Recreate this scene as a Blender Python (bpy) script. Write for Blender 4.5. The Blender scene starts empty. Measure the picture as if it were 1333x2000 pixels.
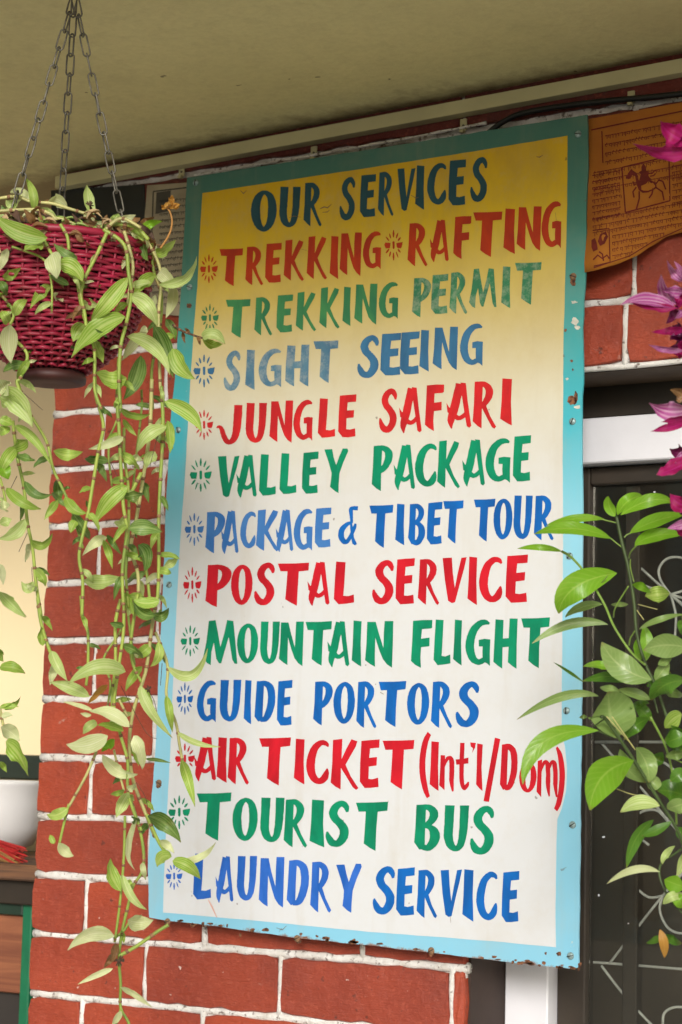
import bpy, math, random
from mathutils import Vector, Matrix
from mathutils.geometry import tessellate_polygon
random.seed(7)
SC = bpy.context.scene
COL = SC.collection

# ------------------------------------------------------------------ camera
PW, PH = 1333.0, 2000.0
F = (6667*820 + 330*34000) ** 0.5
cL = Vector((-6667, 330, F)).normalized()
cU = Vector((820, -34000, F)).normalized()
cX = -cL
cN = cU.cross(cX)
if cN.z < 0: cN = -cN
def rotw(v): return Vector((cX.dot(v), cN.dot(v), cU.dot(v)))      # image-axes vector -> world
FWD = rotw(Vector((0, 0, 1))); RGT = rotw(Vector((1, 0, 0))); UPV = rotw(Vector((0, -1, 0)))
ZO = 1.8316                                                          # height of the wall point in the picture's middle
CAM = -3.2 * FWD + Vector((0, 0, ZO))
cam_d = bpy.data.cameras.new('camera'); cam = bpy.data.objects.new('camera', cam_d); COL.objects.link(cam)
m3 = Matrix((RGT, UPV, -FWD)).transposed()
cam.matrix_world = Matrix.Translation(CAM) @ m3.to_4x4()
cam_d.sensor_fit = 'VERTICAL'; cam_d.sensor_height = 36.0; cam_d.sensor_width = 24.0
cam_d.lens = F/PH*36.0; cam_d.dof.use_dof = True; cam_d.dof.focus_distance = 2.85; cam_d.dof.aperture_fstop = 10
cam_d.clip_start = 0.05; cam_d.clip_end = 500
SC.camera = cam

# ------------------------------------------------------------------ sky, sun, exposure
SUN = Vector((0.52, -1.0, 0.33)).normalized()
elev = math.asin(SUN.z); azim = math.atan2(SUN.x, SUN.y)
w = bpy.data.worlds.new("World"); SC.world = w; w.use_nodes = True
nt = w.node_tree; nt.nodes.clear()
sky = nt.nodes.new('ShaderNodeTexSky'); sky.sky_type = 'NISHITA'; sky.sun_disc = False
sky.sun_elevation = elev; sky.sun_rotation = azim; sky.air_density = 1.0; sky.dust_density = 3.0
hs = nt.nodes.new('ShaderNodeHueSaturation'); hs.inputs['Saturation'].default_value = 0.45
bg = nt.nodes.new('ShaderNodeBackground'); bg.inputs['Strength'].default_value = 0.10
wo = nt.nodes.new('ShaderNodeOutputWorld')
nt.links.new(sky.outputs[0], hs.inputs['Color']); nt.links.new(hs.outputs[0], bg.inputs[0]); nt.links.new(bg.outputs[0], wo.inputs[0])
sd = bpy.data.lights.new('sun', 'SUN'); sd.energy = 2.2; sd.angle = math.radians(14); sd.color = (1.0, 0.965, 0.925)
so = bpy.data.objects.new('sun', sd); COL.objects.link(so); so.rotation_euler = SUN.to_track_quat('Z', 'Y').to_euler()
so.location = (-2, -4, 5)
SC.view_settings.view_transform = 'Standard'; SC.view_settings.look = 'None'
SC.view_settings.gamma = 1.0; SC.view_settings.use_curve_mapping = False
SC.view_settings.exposure = 0.26

# ------------------------------------------------------------------ geometry helpers
def onY(px, py, Y=0.0):                       # the point of the upright plane at depth Y seen at photo pixel (px,py)
    d = FWD*F + RGT*(px - PW/2) - UPV*(py - PH/2)
    return CAM + d*((Y - CAM.y)/d.y)
def atZ(px, py, Z):                           # the point at distance Z along the view axis
    return CAM + Z*(FWD + RGT*((px - PW/2)/F) - UPV*((py - PH/2)/F))
def onH(px, py, h):
    d = FWD*F + RGT*(px - PW/2) - UPV*(py - PH/2)
    return CAM + d*((h - CAM.z)/d.z)
REG = {'a': (0, 340, .3375), 'b': (0, 700, .3375), 'c': (0, 1150, .3375), 'd': (0, 1550, .3375),
       'e': (983, 900, .275), 'f': (983, 1400, .3), 'g': (1033, 100, .225), 'h': (1033, 500, .225), 'o': (0, 0, 1)}
def rp(r, x, y):
    o = REG[r]; return (o[0]+x*o[2], o[1]+y*o[2])

class MB:
    def __init__(s): s.v = []; s.f = []; s.m = []; s.uv = {}
    def vert(s, p, uv=None):
        s.v.append(Vector(p)); i = len(s.v)-1
        if uv: s.uv[i] = uv
        return i
    def face(s, ids, mi=0): s.f.append(tuple(ids)); s.m.append(mi)
    def box(s, lo, hi, mi=0, mat=None):
        b = len(s.v)
        for z in (lo[2], hi[2]):
            for x, y in ((lo[0], lo[1]), (hi[0], lo[1]), (hi[0], hi[1]), (lo[0], hi[1])):
                p = Vector((x, y, z)); s.v.append(mat @ p if mat else p)
        for q in ((0,3,2,1), (4,5,6,7), (0,1,5,4), (1,2,6,5), (2,3,7,6), (3,0,4,7)): s.face([b+i for i in q], mi)
    def bbox(s, lo, hi, c=.003, mi=0):          # box with chamfered long edges
        lo = Vector(lo); hi = Vector(hi); b = len(s.v)
        ring = []
        for z, k in ((lo.z, c), (lo.z+c, 0), (hi.z-c, 0), (hi.z, c)):
            x0, x1, y0, y1 = lo.x+k, hi.x-k, lo.y+k, hi.y-k
            pts = [(x0+c, y0), (x1-c, y0), (x1, y0+c), (x1, y1-c), (x1-c, y1), (x0+c, y1), (x0, y1-c), (x0, y0+c)]
            ring.append([s.vert((x, y, z)) for x, y in pts])
        for a in range(3):
            for i in range(8): s.face([ring[a][i], ring[a][(i+1)%8], ring[a+1][(i+1)%8], ring[a+1][i]], mi)
        s.face(ring[0][::-1], mi); s.face(ring[3], mi)
    def tube(s, pts, rads, n=8, mi=0, caps=True, closed=False, flat=1.0, upv=None):
        P = [Vector(p) for p in pts]; N = len(P)
        if not hasattr(rads, '__len__'): rads = [rads]*N
        prev = None; rings = []
        for i in range(N):
            if closed: t = P[(i+1)%N]-P[i-1]
            else: t = P[min(i+1, N-1)]-P[max(i-1, 0)]
            t.normalize()
            if upv is not None: a = upv.cross(t)
            elif prev is None: a = t.orthogonal()
            else: a = prev - t*prev.dot(t)
            if a.length < 1e-6: a = t.orthogonal()
            a.normalize(); prev = a; bb = t.cross(a)
            rings.append([s.vert(P[i]+a*math.cos(2*math.pi*k/n)*rads[i]*flat+bb*math.sin(2*math.pi*k/n)*rads[i], (k/n, i/max(1, N-1))) for k in range(n)])
        R = N if closed else N-1
        for i in range(R):
            A, B = rings[i], rings[(i+1)%N]
            for k in range(n): s.face([A[k], A[(k+1)%n], B[(k+1)%n], B[k]], mi)
        if caps and not closed: s.face(rings[0][::-1], mi); s.face(rings[-1], mi)
    def lathe(s, prof, c, n=32, mi=0, close=True):
        rings = []
        for r, z in prof: rings.append([s.vert((c[0]+r*math.cos(2*math.pi*k/n), c[1]+r*math.sin(2*math.pi*k/n), c[2]+z)) for k in range(n)])
        for A, B in zip(rings, rings[1:]):
            for k in range(n): s.face([A[k], A[(k+1)%n], B[(k+1)%n], B[k]], mi)
        if close: s.face(rings[0][::-1], mi); s.face(rings[-1], mi)
    def poly(s, pts, mi=0):
        P = [Vector(p) for p in pts]; b = len(s.v); s.v += P
        for t in tessellate_polygon([P]): s.face([b+i for i in t], mi)
    def prism(s, pts, dy, mi=0):                # outline in a Y=const plane, extruded by dy
        b = len(s.v); n = len(pts)
        P = [Vector(p) for p in pts]; s.v += P; s.v += [p+Vector((0, dy, 0)) for p in P]
        T = tessellate_polygon([P])
        for t in T: s.face([b+i for i in t], mi); s.face([b+n+i for i in t[::-1]], mi)
        for i in range(n): s.face([b+i, b+(i+1)%n, b+n+(i+1)%n, b+n+i], mi)
    def mesh(s, name, mats, off=Vector((0, 0, 0)), smooth=False):
        me = bpy.data.meshes.new(name); me.from_pydata([p-off for p in s.v], [], s.f)
        for mt in (mats if isinstance(mats, (list, tuple)) else [mats]): me.materials.append(mt)
        for p, k in zip(me.polygons, s.m): p.material_index = k; p.use_smooth = smooth
        if s.uv:
            ul = me.uv_layers.new(name='UVMap')
            for l in me.loops: ul.data[l.index].uv = s.uv.get(l.vertex_index, (0, 0))
        me.validate(); me.update(); return me
    def build(s, name, mats, parent=None, smooth=False, loc=None):
        off = Vector((0, 0, 0)); p = parent
        while p is not None: off += p.location; p = p.parent
        if parent is None and loc is not None: off = Vector(loc)
        o = bpy.data.objects.new(name, s.mesh(name, mats, off, smooth)); COL.objects.link(o)
        if parent is not None: o.parent = parent
        elif loc is not None: o.location = loc
        return o
def empty(name, loc, label, cat, group=None):
    o = bpy.data.objects.new(name, None); COL.objects.link(o); o.location = loc; o.empty_display_size = .05
    o['label'] = label; o['category'] = cat
    if group: o['group'] = group
    return o
def tag(o, label=None, cat=None, group=None, kind=None):
    for k, v in (('label', label), ('category', cat), ('group', group), ('kind', kind)):
        if v: o[k] = v
    return o
def inst(name, me, mw, parent):
    o = bpy.data.objects.new(name, me); COL.objects.link(o); o.parent = parent
    off = Vector((0, 0, 0)); p = parent
    while p is not None: off += p.location; p = p.parent
    loc, rot, sca = mw.decompose(); o.location = loc-off; o.rotation_euler = rot.to_euler(); o.scale = sca
    return o
def catmull(P, n=6, closed=False):
    P = [tuple(p) for p in P]; N = len(P); out = []
    R = N if closed else N-1
    for i in range(R):
        g = (lambda k: P[k % N]) if closed else (lambda k: P[max(0, min(N-1, k))])
        a, b, c, d = g(i-1), g(i), g(i+1), g(i+2)
        for j in range(n):
            t = j/n
            out.append(tuple(.5*((2*b[k])+(-a[k]+c[k])*t+(2*a[k]-5*b[k]+4*c[k]-d[k])*t*t+(-a[k]+3*b[k]-3*c[k]+d[k])*t**3) for k in range(len(b))))
    if not closed: out.append(P[-1])
    return out

# ------------------------------------------------------------------ materials
def srgb(r, g, b):
    f = lambda c: ((c/255+.055)/1.055)**2.4 if c/255 > .04045 else c/255/12.92
    return (f(r), f(g), f(b), 1)
class MT:
    def __init__(s, name, rough=.6, spec=.5):
        s.m = bpy.data.materials.new(name); s.m.use_nodes = True; s.t = s.m.node_tree; s.n = s.t.nodes
        s.b = s.n['Principled BSDF']; s.b.inputs['Roughness'].default_value = rough
        s.b.inputs['Specular IOR Level'].default_value = spec; s._c = None
    def new(s, typ, **kw):
        n = s.n.new(typ)
        for k, v in kw.items(): setattr(n, k, v)
        return n
    def L(s, a, b): s.t.links.new(a, b)
    @property
    def co(s):
        if s._c is None: s._c = s.new('ShaderNodeTexCoord')
        return s._c.outputs['Object']
    def mapd(s, sc, src=None):
        mp = s.new('ShaderNodeMapping'); mp.inputs['Scale'].default_value = sc; s.L(src or s.co, mp.inputs[0]); return mp.outputs[0]
    def noise(s, scale, detail=4, rough=.55, vec=None, dist=0):
        n = s.new('ShaderNodeTexNoise'); n.inputs['Scale'].default_value = scale; n.inputs['Detail'].default_value = detail
        n.inputs['Roughness'].default_value = rough; n.inputs['Distortion'].default_value = dist; s.L(vec or s.co, n.inputs['Vector']); return n.outputs['Fac']
    def ramp(s, fac, stops):
        r = s.new('ShaderNodeValToRGB'); e = r.color_ramp.elements
        while len(e) < len(stops): e.new(.5)
        for q, (p, c) in zip(e, stops):
            q.position = p; q.color = c if hasattr(c, '__len__') else (c, c, c, 1)
        s.L(fac, r.inputs[0]); return r.outputs[0]
    def mix(s, fac, a, b, mode='MIX'):
        n = s.new('ShaderNodeMix', data_type='RGBA', blend_type=mode)
        for sock, v in ((n.inputs[0], fac), (n.inputs[6], a), (n.inputs[7], b)):
            if hasattr(v, 'is_linked'): s.L(v, sock)
            elif sock is n.inputs[0]: sock.default_value = v
            else: sock.default_value = v
        return n.outputs[2]
    def math(s, op, a, b=0.0, c=None):
        n = s.new('ShaderNodeMath', operation=op)
        for sock, v in zip(n.inputs, (a, b) if c is None else (a, b, c)):
            if hasattr(v, 'is_linked'): s.L(v, sock)
            else: sock.default_value = v
        return n.outputs[0]
    def col(s, c):
        if hasattr(c, 'is_linked'): s.L(c, s.b.inputs['Base Color'])
        else: s.b.inputs['Base Color'].default_value = c
        return s
    def bump(s, h, strength=.3, dist=.002):
        n = s.new('ShaderNodeBump'); n.inputs['Strength'].default_value = strength; n.inputs['Distance'].default_value = dist
        s.L(h, n.inputs['Height']); s.L(n.outputs[0], s.b.inputs['Normal']); return s
    def rgh(s, x): s.L(x, s.b.inputs['Roughness']); return s
def simple(name, c, rough=.6, var=.25, scale=12, bump=.0, bs=60, metal=0):
    m = MT(name, rough); c2 = tuple(x*(1-var) for x in c[:3])+(1,)
    m.col(m.mix(m.ramp(m.noise(scale), [(.35, 0.0), (.68, 1.0)]), c, c2)); m.b.inputs['Metallic'].default_value = metal
    if bump: m.bump(m.noise(bs, 5), bump, .002)
    return m.m

# painted red brick
def brick_mat(name, base, dark):
    m = MT(name, .62)
    oi = m.new('ShaderNodeObjectInfo').outputs['Random']
    geo = m.new('ShaderNodeNewGeometry').outputs['Position']
    c = m.mix(oi, base, (base[0]*.70, base[1]*.72, base[2]*.95, 1))
    c = m.mix(m.ramp(m.noise(9, 5, vec=geo), [(.4, 0.0), (.72, .62)]), c, dark)
    fine = m.noise(140, 4, .6, vec=geo)
    c = m.mix(m.ramp(fine, [(.55, 0.0), (.72, .35)]), c, (.50, .11, .06, 1))
    scr = m.noise(1, 6, .7, vec=m.mapd((38, 20, 210), geo), dist=.6)
    c = m.mix(m.ramp(scr, [(.62, 0.0), (.70, .38)]), c, (.48, .15, .09, 1))
    wsp = m.noise(75, 2, .5, vec=geo)
    c = m.mix(m.ramp(wsp, [(.755, 0.0), (.775, .8)]), c, (.66, .52, .46, 1))
    blk = m.noise(52, 3, .6, vec=geo)
    c = m.mix(m.ramp(blk, [(.29, .75), (.34, 0.0)]), c, (.07, .02, .015, 1))
    smr = m.noise(1, 6, .7, vec=m.mapd((14, 9, 30), geo), dist=.4)
    c = m.mix(m.ramp(smr, [(.66, 0.0), (.74, .55)]), c, (.50, .42, .36, 1))
    c = m.mix(m.ramp(m.noise(5, 5, .6, vec=geo), [(.52, 0.0), (.72, .45)]), c, (.13, .030, .024, 1))
    m.col(c); m.bump(m.math('ADD', m.noise(45, 7, .72, vec=geo), m.math('MULTIPLY', scr, .5)), .8, .004)
    m.rgh(m.ramp(m.noise(26, 5, .7, vec=geo), [(.3, .30), (.7, .62)])); return m.m
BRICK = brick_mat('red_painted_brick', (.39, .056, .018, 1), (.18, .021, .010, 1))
BRICK_SHADE = brick_mat('shade_toned_red_brick', (.16, .020, .010, 1), (.06, .010, .006, 1))  # shade under the ceiling, put into the colour of the top courses
m = MT('mortar', .85); geo = m.new('ShaderNodeNewGeometry').outputs['Position']
c = m.mix(m.ramp(m.noise(30, 5, .6, vec=geo), [(.42, 0.0), (.68, .8)]), (.76, .75, .72, 1), (.50, .46, .40, 1))
c = m.mix(m.ramp(m.noise(85, 4, .65, vec=geo), [(.56, 0.0), (.66, .85)]), c, (.09, .05, .035, 1))
m.col(c); m.bump(m.noise(120, 6, .7, vec=geo), .8, .004); MORTAR = m.m

m = MT('aged_olive_plaster', .8)
c = m.mix(m.ramp(m.noise(2.2, 6, .6), [(.35, 0.0), (.7, 1.0)]), (.73, .68, .35, 1), (.61, .57, .29, 1))
c = m.mix(m.ramp(m.noise(26, 6, .7), [(.5, 0.0), (.75, .28)]), c, (.38, .34, .17, 1))
c = m.mix(m.ramp(m.noise(34, 2, .4), [(.775, 0.0), (.79, .8)]), c, (.10, .08, .05, 1))
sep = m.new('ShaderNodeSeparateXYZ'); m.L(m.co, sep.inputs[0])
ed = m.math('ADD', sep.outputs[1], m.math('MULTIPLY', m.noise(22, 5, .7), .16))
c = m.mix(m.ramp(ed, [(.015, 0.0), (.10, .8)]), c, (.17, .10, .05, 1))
c = m.mix(m.ramp(m.noise(90, 5, .7), [(.4, 0.0), (.7, .18)]), c, (.34, .31, .15, 1))
m.col(c); m.bump(m.noise(45, 6, .65), .3, .005); PLASTER = m.m

# sign paints (yellow into cream and green into sky blue, from top to bottom)
def zfade(m, stops):                      # stops in metres above the sign's base
    sep = m.new('ShaderNodeSeparateXYZ'); m.L(m.co, sep.inputs[0])
    z = m.math('ADD', sep.outputs[2], m.math('MULTIPLY', m.math('SUBTRACT', m.noise(3, 4), .5), .09))
    z = m.math('DIVIDE', z, 1.25)
    return m.ramp(z, [(p/1.25, c) for p, c in stops]), sep
def paint_wear(m, c, amt=1.0):
    c = m.mix(m.ramp(m.noise(7, 6, .65), [(.5, 0.0), (.8, .30*amt)]), c, (.42, .34, .20, 1))
    st = m.noise(1, 4, .6, vec=m.mapd((26, 1, 2.4)))
    c = m.mix(m.ramp(st, [(.55, 0.0), (.8, .28*amt)]), c, (.40, .33, .20, 1))
    sp = m.noise(60, 2, .5); c = m.mix(m.ramp(sp, [(.765, 0.0), (.785, .8*amt)]), c, (.10, .06, .04, 1))
    return c
m = MT('yellow_to_cream_sign_paint', .4, .35)
c, _ = zfade(m, [(.0, (.59, .61, .63, 1)), (.50, (.60, .615, .625, 1)), (.68, (.59, .595, .58, 1)), (.80, (.585, .565, .46, 1)), (.90, (.56, .485, .27, 1)), (.98, (.60, .47, .13, 1)), (1.08, (.64, .44, .018, 1)), (1.22, (.55, .33, .003, 1))])
sx = m.new('ShaderNodeSeparateXYZ'); m.L(m.co, sx.inputs[0])
up_ = m.ramp(m.math('DIVIDE', sx.outputs[2], 1.25), [(.62, 0.0), (.92, 1.0)])
dirt = m.ramp(m.noise(1, 5, .65, vec=m.mapd((9, 1, 4.5))), [(.46, 0.0), (.66, 1.0)])
c = m.mix(m.math('MULTIPLY', m.math('MULTIPLY', up_, dirt), .6), c, (.40, .27, .05, 1))
c = m.mix(m.math('MULTIPLY', m.ramp(m.noise(48, 5, .7), [(.5, 0.0), (.72, 1.0)]), m.math('MULTIPLY_ADD', up_, .28, .07)), c, (.48, .36, .14, 1))
m.col(paint_wear(m, c, .75)); m.rgh(m.ramp(m.noise(14, 4), [(.3, .32), (.7, .5)])); m.bump(m.noise(5, 4), .12, .004); FIELD = m.m
m = MT('green_to_sky_blue_sign_paint', .35)
c, sep = zfade(m, [(.0, (.21, .50, .66, 1)), (.60, (.25, .56, .70, 1)), (.78, (.05, .40, .48, 1)), (.94, (.045, .30, .29, 1)), (1.06, (.05, .19, .15, 1)), (1.22, (.04, .14, .115, 1))])
c = paint_wear(m, c, .6)
nz = m.math('SUBTRACT', m.math('ADD', sep.outputs[2], m.math('MULTIPLY', sep.outputs[0], .0327)), .014)
edge = m.math('SUBTRACT', m.math('MULTIPLY', m.noise(30, 6, .75), .036), nz)
rust = m.ramp(edge, [(.012, 0.0), (.0165, 1.0)])
c = m.mix(rust, c, m.mix(m.noise(90, 3), (.36, .14, .05, 1), (.09, .035, .02, 1)))
chip = m.ramp(m.noise(24, 5, .7), [(.70, 0.0), (.715, .8)]); c = m.mix(chip, c, (.60, .60, .52, 1))
m.col(c); m.rgh(m.ramp(m.noise(20, 4), [(.3, .3), (.7, .55)])); m.bump(m.noise(6, 5), .2, .004); BORDER = m.m
def ink(name, hi, lo=None, glare=0.0, glare_col=(.62, .62, .45, 1)):
    m = MT(name, .5, .25); lo = lo or tuple(x*.72 for x in hi[:3])+(1,)
    f = m.noise(1, 4, .6, vec=m.mapd((26, 1, 13)), dist=.5)
    c = m.mix(m.ramp(f, [(.35, 0.0), (.65, 1.0)]), hi, lo)
    if glare: c = m.mix(m.ramp(m.noise(60, 6, .75), [(.46, 0.0), (.62, glare)]), c, glare_col)  # soft glare over PERMIT and SIGHT, painted into the ink as pale blotches
    c = m.mix(1.0, c, (.92, .92, .92, 1), 'MULTIPLY'); m.col(c); return m.m
INK = {'navy': ink('navy_sign_ink', (.022, .085, .115, 1)), 'red1': ink('brick_red_ink', (.50, .045, .008, 1), (.36, .03, .012, 1)),
       'gr1': ink('moss_green_ink', (.06, .26, .09, 1), (.03, .17, .08, 1)), 'gr1_glare': ink('glare_paled_moss_green_ink', (.05, .24, .11, 1), (.03, .17, .09, 1), .3),
       'bl1': ink('slate_blue_ink', (.045, .17, .32, 1), (.03, .11, .22, 1)), 'bl1_glare': ink('glare_paled_slate_blue_ink', (.10, .22, .30, 1), (.06, .15, .24, 1), .35, (.5, .5, .42, 1)),
       'red2': ink('crimson_ink', (.62, .018, .02, 1), (.42, .012, .016, 1)), 'gr2': ink('emerald_ink', (.0, .27, .13, 1), (.0, .18, .09, 1)),
       'bl2': ink('royal_blue_ink', (.003, .13, .48, 1), (.003, .09, .34, 1)), 'bl3': ink('bright_blue_ink', (.035, .15, .58, 1), (.012, .10, .42, 1)),
       'bl4': ink('chalky_blue_ink', (.06, .20, .50, 1), (.03, .14, .42, 1)), 'red3': ink('bright_red_ink', (.60, .009, .022, 1), (.43, .006, .015, 1))}

# leaves
def leaf_mat(name, base, pale, n=9, amt=.6, tr=.45, rough=.45, brown=.22):
    m = MT(name, rough); uv = m.new('ShaderNodeUVMap').outputs[0]
    sep = m.new('ShaderNodeSeparateXYZ'); m.L(uv, sep.inputs[0])
    oi = m.new('ShaderNodeObjectInfo').outputs['Random']
    s = m.math('SINE', m.math('MULTIPLY', m.math('ADD', sep.outputs[0], m.math('MULTIPLY', m.noise(9, 2), .05)), 6.283*n))
    if n == 0:
        au = m.math('ABSOLUTE', m.math('SUBTRACT', sep.outputs[0], .5))
        s = m.math('SINE', m.math('MULTIPLY', m.math('SUBTRACT', m.math('ADD', sep.outputs[1], m.math('MULTIPLY', m.noise(14, 2), .05)), m.math('MULTIPLY', au, .45)), 62))
        amt = .30; s = m.math('POWER', m.math('MULTIPLY_ADD', s, .5, .5), 6.0)
    f = m.math('MULTIPLY', m.ramp(m.math('MULTIPLY_ADD', s, .5, .5), [(.35, 0.0), (.8, 1.0)]), amt)
    c = m.mix(f, base, pale)
    mid = m.ramp(m.math('ABSOLUTE', m.math('SUBTRACT', sep.outputs[0], .5)), [(.018, .75), (.045, 0.0)])
    c = m.mix(mid, c, pale)
    c = m.mix(m.math('MULTIPLY', oi, .45), c, tuple(x*.55 for x in base[:3])+(1,))
    c = m.mix(m.ramp(m.noise(22, 4, .6), [(.5, 0.0), (.8, .5)]), c, pale)
    if brown: c = m.mix(m.ramp(m.noise(30, 4, .7), [(.60, 0.0), (.70, brown)]), c, (.20, .10, .035, 1))
    tip = m.ramp(sep.outputs[1], [(.93, 0.0), (1.0, .6)]); c = m.mix(tip, c, (.26, .15, .05, 1))
    m.col(c); m.bump(m.math('ADD', m.math('MULTIPLY', s, .5), m.noise(70, 3)), .25, .001)
    out = m.n['Material Output']; trn = m.new('ShaderNodeBsdfTranslucent'); mx = m.new('ShaderNodeMixShader')
    m.L(c, trn.inputs[0]); mx.inputs[0].default_value = tr
    m.L(m.b.outputs[0], mx.inputs[1]); m.L(trn.outputs[0], mx.inputs[2]); m.L(mx.outputs[0], out.inputs[0]); return m.m
LF = {'g': leaf_mat('striped_green_leaf', (.28, .48, .04, 1), (.66, .76, .26, 1), 7, .55),
      'd': leaf_mat('dark_green_leaf', (.085, .19, .02, 1), (.40, .52, .18, 1), 7, .40, .3),
      'p': leaf_mat('pale_leaf_underside', (.66, .74, .34, 1), (.88, .90, .62, 1), 8, .5),
      'm': leaf_mat('pale_green_leaf', (.46, .62, .16, 1), (.76, .84, .44, 1), 7, .55, brown=.15),
      'b': leaf_mat('withered_brown_leaf', (.26, .13, .05, 1), (.42, .26, .12, 1), 5, .5, brown=.5),
      'y': leaf_mat('orange_dead_leaf', (.58, .28, .05, 1), (.70, .42, .10, 1), 5, .4),
      'c': leaf_mat('bright_citrus_leaf', (.22, .50, .02, 1), (.42, .66, .10, 1), 0, 0, .5, .33),
      'k': leaf_mat('deep_citrus_leaf', (.065, .18, .014, 1), (.16, .30, .04, 1), 0, 0, .25, .30),
      'q': leaf_mat('dusty_citrus_leaf', (.20, .32, .08, 1), (.38, .48, .18, 1), 0, 0, .25, .35, brown=.22),
      'v': leaf_mat('magenta_petal', (.36, .002, .09, 1), (.48, .02, .22, 1), 4, .35, .4, .6),
      'w': leaf_mat('lilac_petal', (.44, .07, .30, 1), (.78, .50, .68, 1), 4, .5, .4, .6),
      'x': leaf_mat('dark_purple_petal', (.16, .006, .07, 1), (.30, .04, .16, 1), 4, .35, .3, .45)}
m = MT('jointed_green_stem', .5); c = m.mix(m.ramp(m.noise(16, 4), [(.4, 0.0), (.65, 1.0)]), (.30, .38, .06, 1), (.17, .25, .04, 1))
c = m.mix(m.ramp(m.noise(48, 3), [(.60, 0.0), (.68, .6)]), c, (.26, .12, .06, 1)); m.col(c); STEM = m.m
STEMY = simple('yellowed_stem', (.46, .44, .16, 1), .5, .4, 30)
NODE = simple('brown_stem_joint', (.25, .13, .06, 1), .7, .4, 60)
TWIG = simple('brown_twig', (.10, .055, .03, 1), .8, .4, 60)
CSTEM = simple('dark_green_twig', (.05, .085, .018, 1), .5, .4, 50)
CSTEMG = simple('fresh_green_twig', (.19, .31, .05, 1), .45, .3, 50)
RED = MT('magenta_plastic_cane', .5); rc = RED.mix(RED.ramp(RED.noise(24, 5), [(.35, 0.0), (.7, 1.0)]), (.34, .012, .050, 1), (.19, .006, .018, 1)); rc = RED.mix(RED.math('MULTIPLY', RED.new('ShaderNodeObjectInfo').outputs['Random'], .5), rc, (.20, .006, .02, 1)); rc = RED.mix(RED.ramp(RED.noise(60, 5, .7), [(.56, 0.0), (.68, .6)]), rc, (.12, .035, .02, 1)); RED.col(rc); RED.bump(RED.noise(200, 3), .15, .0006); RED = RED.m
STEEL = simple('weathered_chain_steel', (.17, .16, .13, 1), .5, .5, 90, .2, 300, metal=.5)
WHITEPVC = simple('yellowed_pvc', (.55, .51, .29, 1), .45, .14, 12, .06)
WHITEWOOD = simple('white_gloss_woodwork', (.74, .74, .78, 1), .42, .06, 14, .35, 22)
GREYWOOD = simple('grey_bare_woodwork', (.40, .38, .33, 1), .7, .2, 14, .35, 22)
DARKWOOD = simple('dark_stained_wood', (.032, .022, .013, 1), .6, .5, 8, .3, 30)
BLACK = simple('black_rubber', (.012, .013, .012, 1), .5, .3, 20)
SHEETBACK = simple('galvanised_sheet_back', (.14, .13, .11, 1), .6, .4, 30)

# ------------------------------------------------------------------ ground, soffit, brick wall
g = MB(); g.box((-60, -80, -.2), (60, 60, 0)); tag(g.build('ground', simple('pale_concrete', (.52, .49, .42, 1), .9, .25, .8, .3, 20)), kind='structure')
cz = lambda x: onY(110, 343, 0).z + (x-onY(110, 343, 0).x)*(onY(1333, 105, 0).z-onY(110, 343, 0).z)/(onY(1333, 105, 0).x-onY(110, 343, 0).x)
g = MB(); y0, y1 = -1.10, .262; x0, x1 = -5.0, 4.0; vs = []
for zz in (0, .14):
    for x, y in ((x0, y0), (x1, y0), (x1, y1), (x0, y1)): vs.append(g.vert((x, y, cz(x)+zz)))
for q in ((0,3,2,1), (4,5,6,7), (0,1,5,4), (1,2,6,5), (2,3,7,6), (3,0,4,7)): g.face([vs[i] for i in q])
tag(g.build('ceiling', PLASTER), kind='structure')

PITCH = .0955; ZA = ZO+.190                       # joint under the lintel course
wall = empty('brick_wall', (-.1, .12, 0), 'red painted brick wall and pillar with white mortar joints behind the sign', 'wall')
WL, WR = -.578, 3.0
mo = MB()
mo.box((WL+.006, .0065, 0), (.226, .25, cz(-.2)+.02)); mo.box((.2262, .0065, ZA+.004), (WR, .25, cz(1.6)+.05)); mo.box((1.9, .0068, 0), (WR, .25, ZA+.0036))
mo.build('mortar_core', MORTAR, wall)
def add_bead(name, pts, hw, par):                 # a lumpy pointed joint
    b = MB(); P = []
    n = len(pts); rr = []
    for i, (x, z) in enumerate(pts):
        P.append((x, hw*.9+random.uniform(-.0004, .0012), z)); rr.append(hw*random.uniform(.88, 1.12))
    b.tube(P, rr, 8, 0, True)
    b.v = [v+Vector((random.uniform(-1, 1), random.uniform(-.6, .6), random.uniform(-1, 1)))*.0004 for v in b.v]
    return b.build(name, MORTAR, par, True)
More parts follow.
